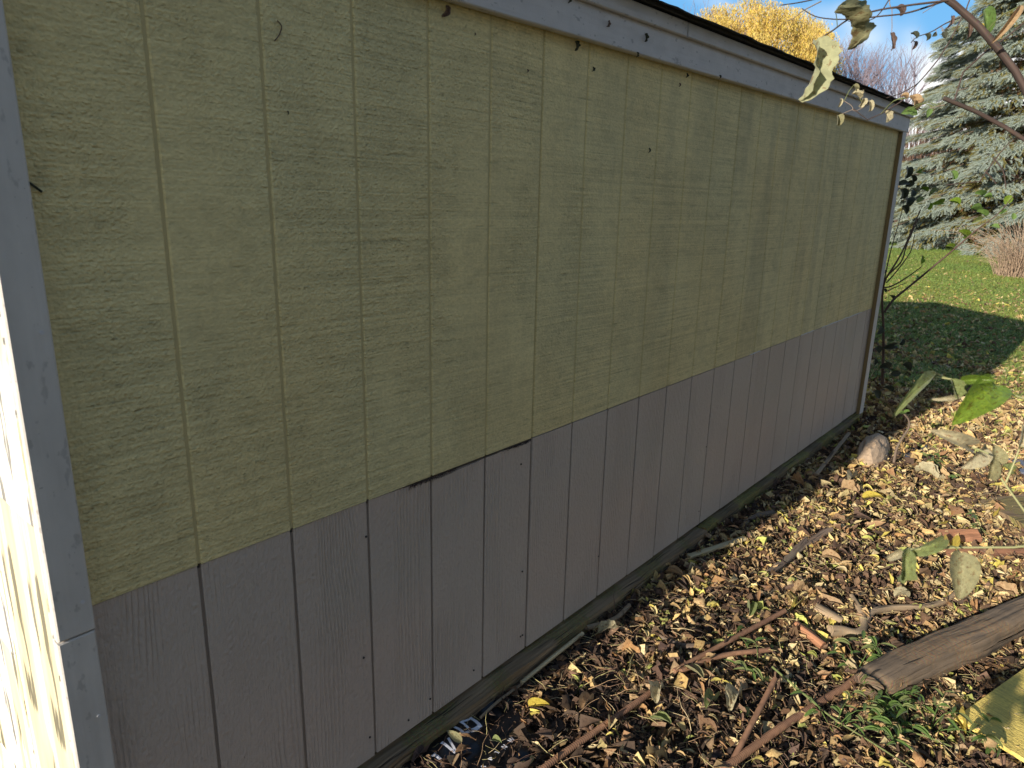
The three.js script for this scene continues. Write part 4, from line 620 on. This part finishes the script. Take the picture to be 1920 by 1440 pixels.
// clay-coloured stone, dark plastic scraps and the bent cane stub near the far corner
{
  const ig = new THREE.IcosahedronGeometry(1, 4), p = ig.attributes.position;
  for (let i = 0; i < p.count; i++) { const v = V(p.getX(i), p.getY(i), p.getZ(i)), k = 1 + (fbm(v.x * 2 + 4, v.y * 2 + v.z * 2.3, 3) - 0.5) * 0.5; v.multiplyScalar(k); p.setXYZ(i, v.x * 0.24, Math.max(v.y, -0.3) * 0.075, v.z * 0.072); }
  ig.computeVertexNormals(); const u = ig.attributes.uv; 
  const sT = pairTex(512, 512, (u, v, c) => { const n = fbm(u * 12, v * 12, 5), t = 0.7 + 0.6 * n; c[0] = 0.46 * t; c[1] = 0.34 * t; c[2] = 0.23 * t; c[3] = n; });
  const st = mesh(ig, std({ map: sT[0], bumpMap: sT[1], bumpScale: 0.01 }), 'clay_mound'); st.position.set(4.20, 0.050, 0.27); st.scale.set(1.25, 1.3, 1.25); st.rotation.y = 0.12; tag(st, 'smooth tan mound of clay at the far end of the mossy timber', 'mound');
  const pm = std({ color: lin(0.05, 0.055, 0.075), roughness: 0.3 });
  for (const [x, z, s, ry, l] of [[4.40, 0.37, 0.13, 0.4, 'glossy dark plastic scrap at the foot of the bent stub'], [4.60, 0.40, 0.11, 1.9, 'glossy dark plastic scrap behind the bent stub']]) {
    const g = new THREE.PlaneGeometry(s * 1.6, s, 12, 9); g.rotateX(-Math.PI / 2); const q = g.attributes.position; for (let i = 0; i < q.count; i++) q.setY(i, Math.abs(fbm(q.getX(i) * 18 + x, q.getZ(i) * 18, 3) - 0.5) * 0.13 + 0.012);
    g.computeVertexNormals(); const o = mesh(g, pm, 'plastic_scrap'); o.position.set(x, ground(x, z), z); o.rotation.y = ry; tag(o, l, 'plastic');
  }
  const cs = group('bent_stub'); tag(cs, 'bent brown sapling stub with a green sprout near the far corner', 'sapling');
  const cb = [[4.16, ground(4.16, 0.40), 0.40], [4.15, 0.14, 0.405], [4.16, 0.20, 0.42], [4.19, 0.265, 0.44], [4.20, 0.31, 0.43], [4.19, 0.34, 0.405]];
  mesh(tube(cb, t => mix(0.0085, 0.005, t), 8, 6, 0.1), barkMat, 'stem', cs);
  [[0.02, 0.03, 0.02], [-0.05, 0.01, -0.03], [-0.02, 0.035, 0.03], [0.04, -0.005, -0.03]].forEach((d, i) => mesh(leafBetween([4.19, 0.338, 0.404], [4.19 + d[0], 0.338 + d[1], 0.404 + d[2]], 0.018, 'fold', i, V(0, 1, 0.3)), LM.green, 'leaf', cs));
}
// scrap boards and split pieces on the right
{
  const piece = (name, label, cat, a, b, w, h, mat, tilt = 0, seed = 1) => {
    const A = V(...a), B = V(...b), d = B.clone().sub(A), L = d.length(), g = new THREE.BoxGeometry(L, h, w, 14, 3, 4), p = g.attributes.position, u = g.attributes.uv; g.translate(L / 2, 0, 0);
    for (let i = 0; i < p.count; i++) { const k = fbm(p.getX(i) * 14 + seed, p.getZ(i) * 16 + p.getY(i) * 22, 3) - 0.5; p.setXYZ(i, p.getX(i) + k * 0.02, p.getY(i) + k * h * 0.5, p.getZ(i) + k * w * 0.18); u.setXY(i, p.getX(i) / 1.2 + seed, (p.getZ(i) + p.getY(i)) / 0.3); }
    g.computeVertexNormals(); const x = d.normalize(), z = x.clone().cross(V(0, 1, 0)).applyAxisAngle(x, tilt).normalize(), y = z.clone().cross(x);
    g.applyMatrix4(new THREE.Matrix4().makeBasis(x, y, z)); g.translate(A.x, A.y, A.z); return tag(mesh(g, mat, name), label, cat);
  };
  piece('split_wood', 'reddish split chunk of wood with a pale edge, right of centre litter', 'wood', [3.36, -0.005, 0.80], [3.50, -0.010, 0.935], 0.07, 0.05, redMat, 0.5, 2);
  piece('split_wood', 'long reddish split rail below the reddish chunk', 'wood', [3.22, -0.018, 0.85], [3.60, -0.018, 1.25], 0.05, 0.03, redMat, 0.2, 4);
  piece('scrap_board', 'dark weathered board end jutting in at the right edge', 'board', [3.90, -0.015, 0.985], [4.45, -0.012, 1.33], 0.30, 0.025, beamMat, 0.05, 6);
  piece('scrap_board', 'blue-grey painted board at the right edge behind the dark board', 'board', [4.78, -0.02, 0.91], [5.1, -0.02, 1.25], 0.20, 0.02, std({ color: lin(0.14, 0.17, 0.24), roughness: 0.6 }), 0.05, 8);
}
// fallen leaves large enough to stand out one by one
{
  const L = [['broad yellow leaf lying on the litter past the fallen branch', 'yellow', 0.10, 'cup'], ['folded orange leaf resting on the edge of the yellow siding offcut', 'yellow', 0.09, 'fold'], ['large pale crumpled leaf between two rusty bars', 'drypale', 0.085, 'crumple'], ['pale forked leaf at the end of the nearest ribbed bar', 'drypale', 0.075, 'crumple'], ['small orange-yellow leaf near the reddish chunk', 'yellow', 0.06, 'cup'], ['bright yellow leaf beside the dark board end', 'yellow', 0.11, 'cup'], ['pale yellow leaf near the short grey stick', 'drypale', 0.06, 'crumple'], ['yellow leaf on dark litter below the nearest ribbed bar end', 'olive', 0.055, 'curl'], ['grey-green leaf on the soil left of the large pale crumpled leaf', 'dryolive', 0.07, 'cup'], ['yellow-green leaf above the long straight bar', 'olive', 0.06, 'curl'], ['orange and green leaf beside the skid timber', 'tan', 0.055, 'curl'], ['yellow split leaf beyond the end of the dowel', 'yellow', 0.06, 'fold'], ['spiky tan leaf at the shadow edge by the far timber', 'tan', 0.10, 'crumple'], ['broad russet leaf near the upper end of the log', 'tan', 0.08, 'crumple'], ['large pale yellow leaf beyond the clay mound', 'drypale', 0.13, 'crumple'], ['green-yellow pointed leaf left of the nearest ribbed bar', 'olive', 0.06, 'cup'], ['olive leaf lying on the black bag beside the white square letter', 'dryolive', 0.042, 'flat'], ['tan leaf on the black bag at the bottom edge', 'tan', 0.05, 'flat'], ['small olive leaf on the bag below the square letter', 'olive', 0.038, 'cup'], ['pale leaf beside the spiky tan leaf in the shadow', 'drypale', 0.07, 'curl'], ['curled tan leaf in the sunlit soil before the dowel', 'tan', 0.06, 'curl'], ['yellow leaf under the reddish split rail', 'yellow', 0.10, 'curl'], ['pale curled leaf above the forked branch', 'drypale', 0.06, 'curl'], ['russet leaf left of the short broken limb', 'tan', 0.06, 'crumple'], ['tan leaf beside the dark rotting branch', 'tan', 0.07, 'curl']];
  const r = rng(8);
  L.forEach(([label, c, s, k], i) => {
    const [x, , z] = P_bigleaf[i], a = r() * 6.28, y = ground(x, z) + 0.026, dx = Math.cos(a) * s / 2, dz = Math.sin(a) * s / 2;
    const o = mesh(leafBetween([x - dx, y, z - dz], [x + dx, y + 0.012 + r() * 0.02, z + dz], s * (0.5 + r() * 0.2), k, i + 3, V((r() - 0.7) * 0.9, 1, (r() - 0.5) * 0.7)), LM[c], 'fallen_leaf'); tag(o, label, 'leaf', 'large fallen leaves on the litter');
  });
}
// green weeds
{
  const r = rng(61), where = ['between the rusty bars', 'at the tip of the ribbed bar near the log', 'before the broken end of the log', 'at the bottom edge near the log end', 'between the log and the yellow siding offcut', 'left of the log end by the dark rod', 'beside the orange leaf', 'in the sunlit litter by the reddish rail', 'in the litter past the clay mound', 'just above the reddish chunk', 'under the side of the log', 'below the broken log end', 'at the edge of the yellow siding offcut'];
  P_weeds.forEach(([x, , z], i) => {
    const y = ground(x, z), o = group('green_weed', x, y, z); tag(o, 'small green leafy weed ' + where[i], 'weed', 'green weeds in the litter');
    const n = i < 7 || i > 9 ? 4 : 3;
    for (let k = 0; k < n; k++) {
      const a = r() * 6.28, l = 0.06 + r() * 0.09, up = 0.045 + r() * 0.05, tip = [Math.cos(a) * l, up, Math.sin(a) * l];
      mesh(tube([[0, 0, 0], [tip[0] * 0.5, up * 0.9, tip[2] * 0.5], tip], t => 0.0016 * (1 - 0.5 * t), 5, 3), LM.green, 'stem', o);
      for (let m = 0; m < 4; m++) { const t = 0.35 + m * 0.2, b = [tip[0] * t, up * Math.min(1, t * 1.3), tip[2] * t], a2 = a + (m % 2 ? 1 : -1) * 1.1, s = 0.028 + r() * 0.03; mesh(leafBetween(b, [b[0] + Math.cos(a2) * s, b[1] - 0.004 + r() * 0.012, b[2] + Math.sin(a2) * s], s * 0.30, r() < 0.5 ? 'flat' : 'fold', i * 5 + m + k, V(0, 1, 0)), r() < 0.6 ? LM.green : LM.olive, 'leaf', o); }
    }
  });
  P_weedstem.forEach((p, i) => { const o = mesh(tube(p.map(q => [q[0], Math.max(q[1], ground(q[0], q[2]) + 0.03), q[2]]), t => 0.0036 * (1 - 0.35 * t), 6, 5, 0.1), LM.olive, 'weed_stalk'); tag(o, i ? 'short pale green stalk lying below the log end' : 'long pale green stalk lying across the rusty bars to the bottom edge', 'stalk'); });
}
// dead leaf scraps and a tendril stuck to the wall and fascia
{
  const where = ['under the fascia near the top edge of the picture', 'under the fascia above the second sheet joint', 'on the fascia left of the drip board joint', 'on the fascia near its paint scar', 'on the yellow wall just under the fascia, first of three', 'at the fascia edge over the second sheet', 'on the yellow wall in the upper middle', 'alone on the yellow wall below the fascia', 'hanging from the fascia edge over the upper middle', 'on the yellow wall left of the sheet joint', 'on the rough yellow wall near the second groove', 'under the fascia toward the far end', 'on the yellow wall below the near fascia end', 'at the lower lip of the drip board'];
  const r = rng(44);
  P_wall.forEach(([x, y], i) => {
    const onF = y > 1.953, s = [0.03, 0.028, 0.026, 0.02, 0.014, 0.016, 0.013, 0.016, 0.016, 0.008, 0.007, 0.014, 0.007, 0.016][i] * 0.8, z = onF ? 0.031 : (y > 1.94 ? 0.006 : 0.0025);
    const a = -1.2 - r() * 0.9; const o = mesh(leafBetween([x, y, z], [x + Math.cos(a) * s, y + Math.sin(a) * s, z + 0.004], s * 0.55, 'crumple', i + 11, V(0.3, 0.1, 1)), i % 3 ? LM.dark : LM.brown, 'leaf_scrap'); tag(o, 'dead leaf scrap stuck ' + where[i], 'leaf scrap', 'dead scraps stuck to the shed');
  });
  tag(mesh(tube(P_tendril.map(q => [q[0], q[1], 0.004]), t => 0.0011, 5, 4), LM.brown, 'dry_tendril'), 'thin curved dry tendril clinging to the yellow wall at upper left', 'tendril');
  tag(mesh(tube(P_cornertwig.map(q => [q[0], q[1], 0.005]), t => 0.0018, 5, 4, 0.4), LM.dark, 'twig_scrap'), 'tiny dark twig on the yellow wall beside the near corner board', 'twig');
}
// ================================================================ shrub in front of the lens, reaching in from the right
const camDir = new THREE.Vector3(-0.74, 0.26, 0.62);
function growShrub(name, label, cat, stems, leaves, barkM, extra) {
  const o = group(name); tag(o, label, cat);
  stems.forEach((s, i) => mesh(tube(s.p, t => mix(s.r, s.r1, t), 7, 5, 0.12, i + 1), barkM[2] && i > 18 ? barkM[2] : s.r1 < 0.0013 ? barkM[1] : barkM[0], s.r1 > 0.004 ? 'stem' : 'twig', o));
  const r = rng(name.length * 7);
  leaves.forEach((l, i) => mesh(leafBetween(l.b, l.t, l.w, l.k, i * 1.7 + 1, camDir.clone().add(V((r() - 0.5) * 0.7, (r() - 0.2) * 0.9, (r() - 0.5) * 0.7))), LM[l.c], 'leaf', o));
  // leaf stalks back to the nearest stem
  const pts = []; stems.forEach(s => { const c = new THREE.CatmullRomCurve3(s.p.map(q => V(...q)), false, 'centripetal'); for (let i = 0; i <= 40; i++) pts.push(c.getPointAt(i / 40)); });
  for (const l of leaves) { const b = V(...l.b); let best = null, bd = 0.11; for (const q of pts) { const d = q.distanceTo(b); if (d < bd) { bd = d; best = q; } } if (best && bd > 0.003) { const m = best.clone().lerp(b, 0.5).add(V(0, bd * 0.12, 0)); mesh(tube([best, m, b], t => 0.0006 + Math.min(0.0009, bd * 0.004), 5, 3), l.c === 'dark' || l.c === 'brown' ? barkM[1] : LM.olive, 'leaf_stalk', o); } }
  return o;
}
const twigM = std({ map: barkT[0], color: lin(0.36, 0.31, 0.33), roughness: 0.8 }), twigPale = std({ color: lin(0.22, 0.17, 0.13), roughness: 0.8 });
// every stem that leaves the frame is led back to one stool on the ground, right of the picture
const stool = [1.45, groundBase(1.45, 1.95), 1.95];
for (const s of P_stems) { const e = s.p[s.p.length - 1]; if (s.r1 > 0.0022) s.p.push([(e[0] + stool[0]) / 2 + 0.05, (e[1] + stool[1]) / 2 + 0.15, (e[2] + stool[2]) / 2 + 0.1], stool); }
growShrub('overhanging_shrub', 'arching shrub with dried and green leaves hanging in from the right', 'shrub', P_stems, P_leaves, [twigM, twigPale, std({ color: lin(0.36, 0.36, 0.17), roughness: 0.7 })]);
// low leafy sapling under the camera: its leaves dapple the litter and the siding offcut with shade
{
  const r = rng(88), st = [], lv = [];
  for (let k = 0; k < 5; k++) {
    const a = [-0.45, groundBase(-0.45, 1.3), 1.35], e = [-0.75 + k * 0.22, 0.62 + 0.34 * r(), 0.98 + 0.32 * r()]; st.push({ r: 0.002, r1: 0.005, p: [e, [(a[0] + e[0]) / 2, 0.4, (a[2] + e[2]) / 2], a] });
    for (let q = 0; q < 9; q++) { const t = r() * 0.7, b = [mix(e[0], a[0], t * 0.6), mix(e[1], 0.3, t), mix(e[2], a[2], t * 0.6)], s = 0.05 + 0.05 * r(), an = r() * 6.28; lv.push({ b, t: [b[0] + Math.cos(an) * s * 0.8, b[1] - s * 0.4, b[2] + Math.sin(an) * s], w: s * 0.6, k: 'cup', c: r() < 0.5 ? 'olive' : 'dryolive' }); }
  }
  growShrub('low_sapling', 'low leafy sapling below the camera, just outside the picture', 'sapling', st, lv, [twigM, twigPale]);
}
// leafy shrub behind the far corner
growShrub('corner_shrub', 'dark-stemmed leafy shrub growing behind the far corner of the shed', 'shrub', P_cstems, P_cleaves, [std({ map: barkT[0], color: lin(0.5, 0.4, 0.4), roughness: 0.9 }), twigPale]);

// ================================================================ blue spruce
{
  const r = rng(314), base = V(30.0, -0.12, -0.9), H = 19, RB = 6.1;
  const o = group('blue_spruce', base.x, base.y, base.z); tag(o, 'large blue-green spruce with drooping branches on the lawn', 'tree');
  mesh(tube([[0, 0, 0], [0.05, 6, 0], [0, 12, 0.05], [0, H, 0]], t => mix(0.34, 0.03, t), 10, 6, 0.1), barkMat, 'trunk', o);
  // a short shoot: thin twig thick with needles, about 0.3 m long along +x
  const ng = [], rr = rng(9);
  for (let i = 0; i < 46; i++) {
    const t = i / 46, a = i * 2.4, l = 0.055 * (1 - 0.45 * t), x = t * 0.26, tx = x + 0.035, cy = Math.cos(a), cz = Math.sin(a);
    const g = new THREE.BufferGeometry(), w = 0.010; g.setAttribute('position', new THREE.Float32BufferAttribute([x, 0, 0, x + w, w * cz, -w * cy, tx, cy * l + 0.006, cz * l], 3)); g.setIndex([0, 1, 2]); g.computeVertexNormals(); ng.push(g);
  }
  const shootG = mergeGeometries(ng), M = [], limbs = [], deadM = [];
  const up = V(0, 1, 0);
  for (let y = 0.35; y < H * 0.72; y += 0.23 + r() * 0.07) {
    const R = RB * Math.pow(1 - y / H, 0.85), n = Math.max(5, Math.round(13 - y * 0.35));
    for (let k = 0; k < n; k++) {
      const a = (k + r()) / n * 6.283; if (Math.cos(a) > 0.72) continue;   // the far side never shows
      const len = R * (0.78 + 0.32 * r()), droop = 0.10 + 0.12 * r(), dx = Math.cos(a), dz = Math.sin(a), y0 = y + r() * 0.2;
      const pt = s => V(dx * len * s, y0 + len * (0.16 * s - (0.16 + droop) * s * s) + (s > 0.8 ? (s - 0.8) * 0.5 : 0), dz * len * s);
      limbs.push(tube([pt(0), pt(0.5), pt(1)], t => mix(0.045, 0.010, t) * (0.5 + len / 12), 5, 3));
      const nS = Math.round(len * 15);
      for (let m = 0; m < nS; m++) {
        const s = 0.30 + 0.70 * Math.sqrt(r()), p = pt(s), side = (r() - 0.5) * 2, spread = (1.06 - s) * len * 0.34 + 0.12;
        const dir = V(dx + -dz * side * 1.1, 0, dz + dx * side * 1.1).normalize(); const q = p.clone().addScaledVector(V(-dz, 0, dx), side * spread); q.y -= Math.abs(side) * spread * 0.22;
        for (let h = 0; h < 5; h++) {
          const d = dir.clone().add(V((r() - 0.5) * 0.9, -0.15 - r() * 0.75, (r() - 0.5) * 0.9)).normalize(), sc = (0.7 + r() * 0.5) * 0.92;
          const pos = q.clone().add(V((r() - 0.5) * 0.16, (r() - 0.5) * 0.14, (r() - 0.5) * 0.2));
          const mm = new THREE.Matrix4().compose(pos, new THREE.Quaternion().setFromUnitVectors(V(1, 0, 0), d), V(sc, sc, sc)), t = r();
          const old = s < 0.6 || r() < 0.22;
          M.push([mm, old ? lin(0.17 + 0.10 * t, 0.16 + 0.07 * t, 0.055) : lin(0.26 + 0.12 * t, 0.32 + 0.12 * t, 0.26 + 0.13 * t)]);
        }
        if (r() < 0.14 && s < 0.7) deadM.push(p.clone().add(V(0, -0.12, 0)));
      }
    }
  }
  mesh(mergeGeometries(limbs), barkMat, 'branches', o);
  const im = new THREE.InstancedMesh(shootG, std({ color: 0xffffff, roughness: 0.75 }), M.length); M.forEach(([m, c], i) => { im.setMatrixAt(i, m); im.setColorAt(i, c); }); im.name = 'crown'; im.userData.kind = 'stuff'; im.castShadow = im.receiveShadow = true; o.add(im);
  const db = new THREE.InstancedMesh(shootG, std({ color: 0xffffff, roughness: 0.95 }), deadM.length); deadM.forEach((p, i) => { const s = 1 + r(); db.setMatrixAt(i, new THREE.Matrix4().compose(p, new THREE.Quaternion().setFromEuler(new THREE.Euler(r() * 6, r() * 6, r() * 6)), V(s, s, s))); db.setColorAt(i, lin(0.28, 0.15, 0.07)); }); db.name = 'dead_needles'; db.userData.kind = 'stuff'; o.add(db);
}
// ================================================================ clump of dead stems at the edge of the lawn
{
  const r = rng(27), x0 = 18.6, z0 = -0.55, g = [];
  for (let i = 0; i < 520; i++) {
    const a = r() * 6.283, rad = r() * 0.45, lean = 0.15 + r() * 0.95, h = 0.5 + r() * 0.95, bx = Math.cos(a) * rad, bz = Math.sin(a) * rad, a2 = a + (r() - 0.5) * 1.6;
    const ex = bx + Math.cos(a2) * lean * h, ez = bz + Math.sin(a2) * lean * h;
    g.push(tube([[bx, 0, bz], [bx + (ex - bx) * 0.4, h * 0.62, bz + (ez - bz) * 0.4], [ex, h * (1 - 0.3 * lean), ez]], t => 0.0055 * (1 - 0.6 * t), 4, 2));
  }
  const o = mesh(mergeGeometries(g), std({ color: lin(0.40, 0.29, 0.20), roughness: 0.9 }), 'dead_shrub'); o.position.set(x0, -0.11, z0); tag(o, 'pale dead twiggy clump at the right edge of the lawn', 'shrub');
}
// ================================================================ yellow weeping tree beyond the roof
{
  const r = rng(71), o = group('golden_willow', 45.0, -0.1, -18.6); tag(o, 'golden autumn willow rising beyond the shed roof', 'tree');
  mesh(tube([[0, 0, 0], [0.2, 3, 0.1], [0, 6, 0]], t => mix(0.45, 0.28, t), 9, 5, 0.15), barkMat, 'trunk', o);
  const lb = [], M = [], lobes = [];
  for (let i = 0; i < 44; i++) { const a = r() * 6.283, rad = Math.sqrt(r()) * 4.9; lobes.push(V(Math.cos(a) * rad, 12.2 - 0.11 * rad * rad + (r() - 0.65) * 2.4, Math.sin(a) * rad)); }
  for (const l of lobes) lb.push(tube([V(0, 5.5, 0), V(l.x * 0.4, 7.6, l.z * 0.4), l], t => mix(0.13, 0.03, t), 5, 3));
  mesh(mergeGeometries(lb), barkMat, 'branches', o);
  const lg = leafGrid(2, 2, { wid: 0.32, fold: 0.2, curl: 0.5 }, 1);
  for (const l of lobes) for (let s = 0; s < 60; s++) {
    const a = r() * 6.283, rr = Math.sqrt(r()) * 1.05, sx = l.x + Math.cos(a) * rr, sz = l.z + Math.sin(a) * rr, top = l.y + 0.35 - rr * rr * 0.4, len = 1.0 + r() * 2.2, k = 0.75 + 0.45 * r();
    for (let q = 0; q < len * 15; q++) {
      const y = top - q / 15 + (r() - 0.5) * 0.06, sc = 0.11 + 0.08 * r();
      M.push([new THREE.Matrix4().compose(V(sx + (r() - 0.5) * 0.3, y, sz + (r() - 0.5) * 0.3), new THREE.Quaternion().setFromEuler(new THREE.Euler((r() - 0.5) * 1.2, r() * 6.28, -1.1 + (r() - 0.5) * 1.0, 'YXZ')), V(sc, sc, sc)), lin(0.66 * k, (0.44 + 0.1 * r()) * k, 0.11 * k * (0.6 + r()))]);
    }
  }
  const im = new THREE.InstancedMesh(lg, new THREE.MeshPhysicalMaterial({ color: 0xffffff, roughness: 0.8, transmission: 0.3, thickness: 0, side: THREE.DoubleSide }), M.length); M.forEach(([m, c], i) => { im.setMatrixAt(i, m); im.setColorAt(i, c); }); im.name = 'crown'; im.userData.kind = 'stuff'; im.castShadow = im.receiveShadow = true; o.add(im);
}
// ================================================================ bare trees on the skyline
{
  const bareM = std({ color: lin(0.30, 0.24, 0.27), roughness: 0.95 });
  const bareTree = (label, x, z, H, seed, spread = 1) => {
    const r = rng(seed), o = group('bare_tree', x, -0.1, z), tg = [], cg = []; tag(o, label, 'tree', 'leafless trees beyond the lawn');
    const grow = (p, d, len, rad, lvl) => {
      const e = p.clone().addScaledVector(d, len), mid = p.clone().lerp(e, 0.5).add(V((r() - 0.5) * len * 0.12, 0, (r() - 0.5) * len * 0.12));
      (lvl === 0 ? tg : cg).push(tube([p, mid, e], t => mix(rad, rad * 0.62, t), lvl > 2 ? 3 : 5, 1));
      if (lvl >= 5) return;
      const n = lvl === 0 ? 5 : lvl < 3 ? 3 : 3;
      for (let k = 0; k < n; k++) { const t = lvl === 0 ? 0.6 + 0.4 * (k + 1) / n : 0.45 + 0.55 * (k + 1) / n, q = p.clone().lerp(e, t); const nd = d.clone().add(V((r() - 0.5) * 1.25 * spread, 0.12 + (r() - 0.3) * 0.5, (r() - 0.5) * 1.25 * spread)).normalize(); grow(q, nd, len * (0.60 + 0.18 * r()), rad * 0.52, lvl + 1); }
    };
    grow(V(0, 0, 0), V(0.03, 1, 0.02).normalize(), H * 0.30, H * 0.016, 0);
    mesh(mergeGeometries(tg), bareM, 'trunk', o); mesh(mergeGeometries(cg), bareM, 'crown', o);
  };
  bareTree('bare purple-grey tree right of the golden willow', 52, -16.2, 15.5, 11);
  bareTree('bare purple-grey tree above the far end of the roof', 55, -14.2, 15, 12);
  bareTree('bare tree behind the left side of the spruce, farther than the others', 60, -13.2, 15, 13);
  bareTree('bare tree between the willow and the far roof corner, lowest of the row', 62, -18.6, 16.5, 14);
  bareTree('small bare twig crown above the roof left of the willow', 42, -21.2, 17.5, 15);
  bareTree('bare tree just past the far corner of the shed, beside the white house', 70, -15.5, 12, 16, 1.2);
}
// ================================================================ unseen trees added on the right to screen the wall from the sky
{
  const lg = mergeGeometries([0, 1, 2, 3, 4].map(k => { const g = leafGrid(2, 2, { wid: 0.5, fold: 0.3, curl: 0.6 }, k); g.scale(0.11, 0.11, 0.11); g.rotateY(k * 1.3); g.rotateX(k * 0.7); g.translate(Math.cos(k * 2.1) * 0.06, Math.sin(k * 1.7) * 0.06, Math.sin(k * 2.4) * 0.06); return g; }));
  const lm = new THREE.MeshPhysicalMaterial({ color: 0xffffff, roughness: 0.8, transmission: 0.2, thickness: 0, side: THREE.DoubleSide });
  [[-3.2, 4.4, 4.6], [0.2, 4.9, 5.2], [3.4, 4.5, 4.7], [6.8, 5.0, 5.4]].forEach(([x, z, H], i) => {
    const r = rng(500 + i), o = group('sky_screen_tree', x, -0.08, z), lb = [], M = []; tag(o, ['added sky-screening tree behind the camera, outside the picture', 'added sky-screening tree right of the camera, outside the picture', 'added sky-screening tree beside the litter, outside the picture', 'added sky-screening tree beside the lawn edge, outside the picture'][i], 'tree', 'added trees screening the sky');
    mesh(tube([[0, 0, 0], [0.1, H * 0.3, 0.05], [0, H * 0.6, 0]], t => mix(0.11, 0.06, t), 8, 4, 0.1), barkMat, 'trunk', o);
    for (let k = 0; k < 26; k++) {
      const a = r() * 6.283, rr = 0.5 + r() * 1.15, y = H * (0.14 + 0.82 * r()), c = V(Math.cos(a) * rr * (1.15 - 0.5 * y / H), y, Math.sin(a) * rr * (1.15 - 0.5 * y / H));
      lb.push(tube([V(0, Math.min(y * 0.7, H * 0.58), 0), c.clone().multiplyScalar(0.5).add(V(0, y * 0.42, 0)), c], t => mix(0.035, 0.012, t), 5, 2));
      for (let q = 0; q < 85; q++) { const d = V(r() - 0.5, r() - 0.5, r() - 0.5).normalize().multiplyScalar(Math.cbrt(r()) * 0.62).add(c), s = 0.8 + r() * 0.7, t = 0.7 + 0.6 * r(); M.push([new THREE.Matrix4().compose(d, new THREE.Quaternion().setFromEuler(new THREE.Euler(r() * 6, r() * 6, r() * 6)), V(s, s, s)), lin(0.24 * t, 0.19 * t, 0.075 * t)]); }
    }
    mesh(mergeGeometries(lb), barkMat, 'branches', o);
    const im = new THREE.InstancedMesh(lg, lm, M.length); M.forEach(([m, c], k) => { im.setMatrixAt(k, m); im.setColorAt(k, c); }); im.name = 'crown'; im.userData.kind = 'stuff'; o.add(im);
  });
}
// ================================================================ far house, hedge and street
{
  const o = group('white_house', 90, -0.1, -25.5); tag(o, 'white gabled house far beyond the lawn', 'house');
  const wm = std({ color: lin(0.74, 0.73, 0.74), roughness: 0.8 }), rm = std({ color: lin(0.10, 0.095, 0.10), roughness: 0.95 });
  const s = new THREE.Shape([[-5, 0], [5, 0], [5, 3.6], [0, 6.6], [-5, 3.6]].map(p => new THREE.Vector2(...p))), g = new THREE.ExtrudeGeometry(s, { depth: 9, bevelEnabled: false }); g.rotateY(Math.PI / 2); mesh(g, wm, 'wall', o);
  for (const k of [-1, 1]) { const q = new THREE.BoxGeometry(9.8, 0.14, 6.25); q.rotateX(k * Math.atan2(3, 5)); q.translate(4.5, 5.14, k * 2.55); mesh(q, rm, 'roof', o); }
  const gm = std({ color: lin(0.05, 0.06, 0.075), roughness: 0.15 }), fm = std({ color: lin(0.8, 0.8, 0.8) });
  for (const [z, y] of [[-2.2, 1.9], [2.2, 1.9], [0, 4.6]]) { const f = mesh(bevelBox(-0.55, 0.55, -0.65, 0.65, 0, 0.08, 0.01).rotateY(-Math.PI / 2), fm, 'window', o); f.position.set(-0.0, y, z); const p = mesh(bevelBox(-0.45, 0.45, -0.55, 0.55, 0.085, 0.10, 0.002).rotateY(-Math.PI / 2), gm, 'pane', f); }
  const r = rng(3), hg = [];
  const hm = std({ color: lin(0.17, 0.105, 0.075), roughness: 0.95 });
  const hedge = (label, x, z, w, h, n) => { const gs = []; for (let i = 0; i < n; i++) { const bx = (r() - 0.5) * w, bz = (r() - 0.5) * w, a = r() * 6.28, l = h * (0.6 + 0.5 * r()); gs.push(tube([[bx, 0, bz], [bx + Math.cos(a) * 0.25, l * 0.5, bz + Math.sin(a) * 0.25], [bx + Math.cos(a) * 0.7, l, bz + Math.sin(a) * 0.7]], t => 0.035 * (1 - 0.6 * t), 3, 2)); } const m = mesh(mergeGeometries(gs), hm, 'brown_hedge'); m.position.set(x, -0.1, z); tag(m, label, 'hedge'); };
  hedge('brown leafless hedge past the far corner, left of the spruce', 52, -11.6, 4.5, 4.2, 900);
  hedge('lower brown hedge further left behind the shed corner', 56, -15.5, 5, 3.6, 700);
  hedge('tall brown hedge directly behind the spruce, left part', 46, -6.5, 6, 5.2, 1300);
  hedge('tall brown hedge directly behind the spruce, right part', 47, -1.2, 6, 5.4, 1300);
  hedge('tall brown hedge behind the right edge of the spruce', 48, 4.2, 6, 5.0, 1000);
  const st = mesh(new THREE.BoxGeometry(5, 0.02, 120).translate(61, -0.085, -10), std({ color: lin(0.16, 0.17, 0.21), roughness: 0.9 }), 'street'); st.userData.kind = 'structure'; st.userData.label = 'grey street beyond the lawn';
}

// ---------------------------------------------------------------- render
const renderer = new THREE.WebGLRenderer({ antialias: true });
renderer.toneMapping = THREE.LinearToneMapping;
renderer.toneMappingExposure = EXPOSURE;
renderer.shadowMap.enabled = true;
renderer.shadowMap.type = THREE.PCFSoftShadowMap;
scene.traverse(o => { if (o.isMesh) { o.castShadow = true; o.receiveShadow = true; } });
renderer.render(scene, camera);
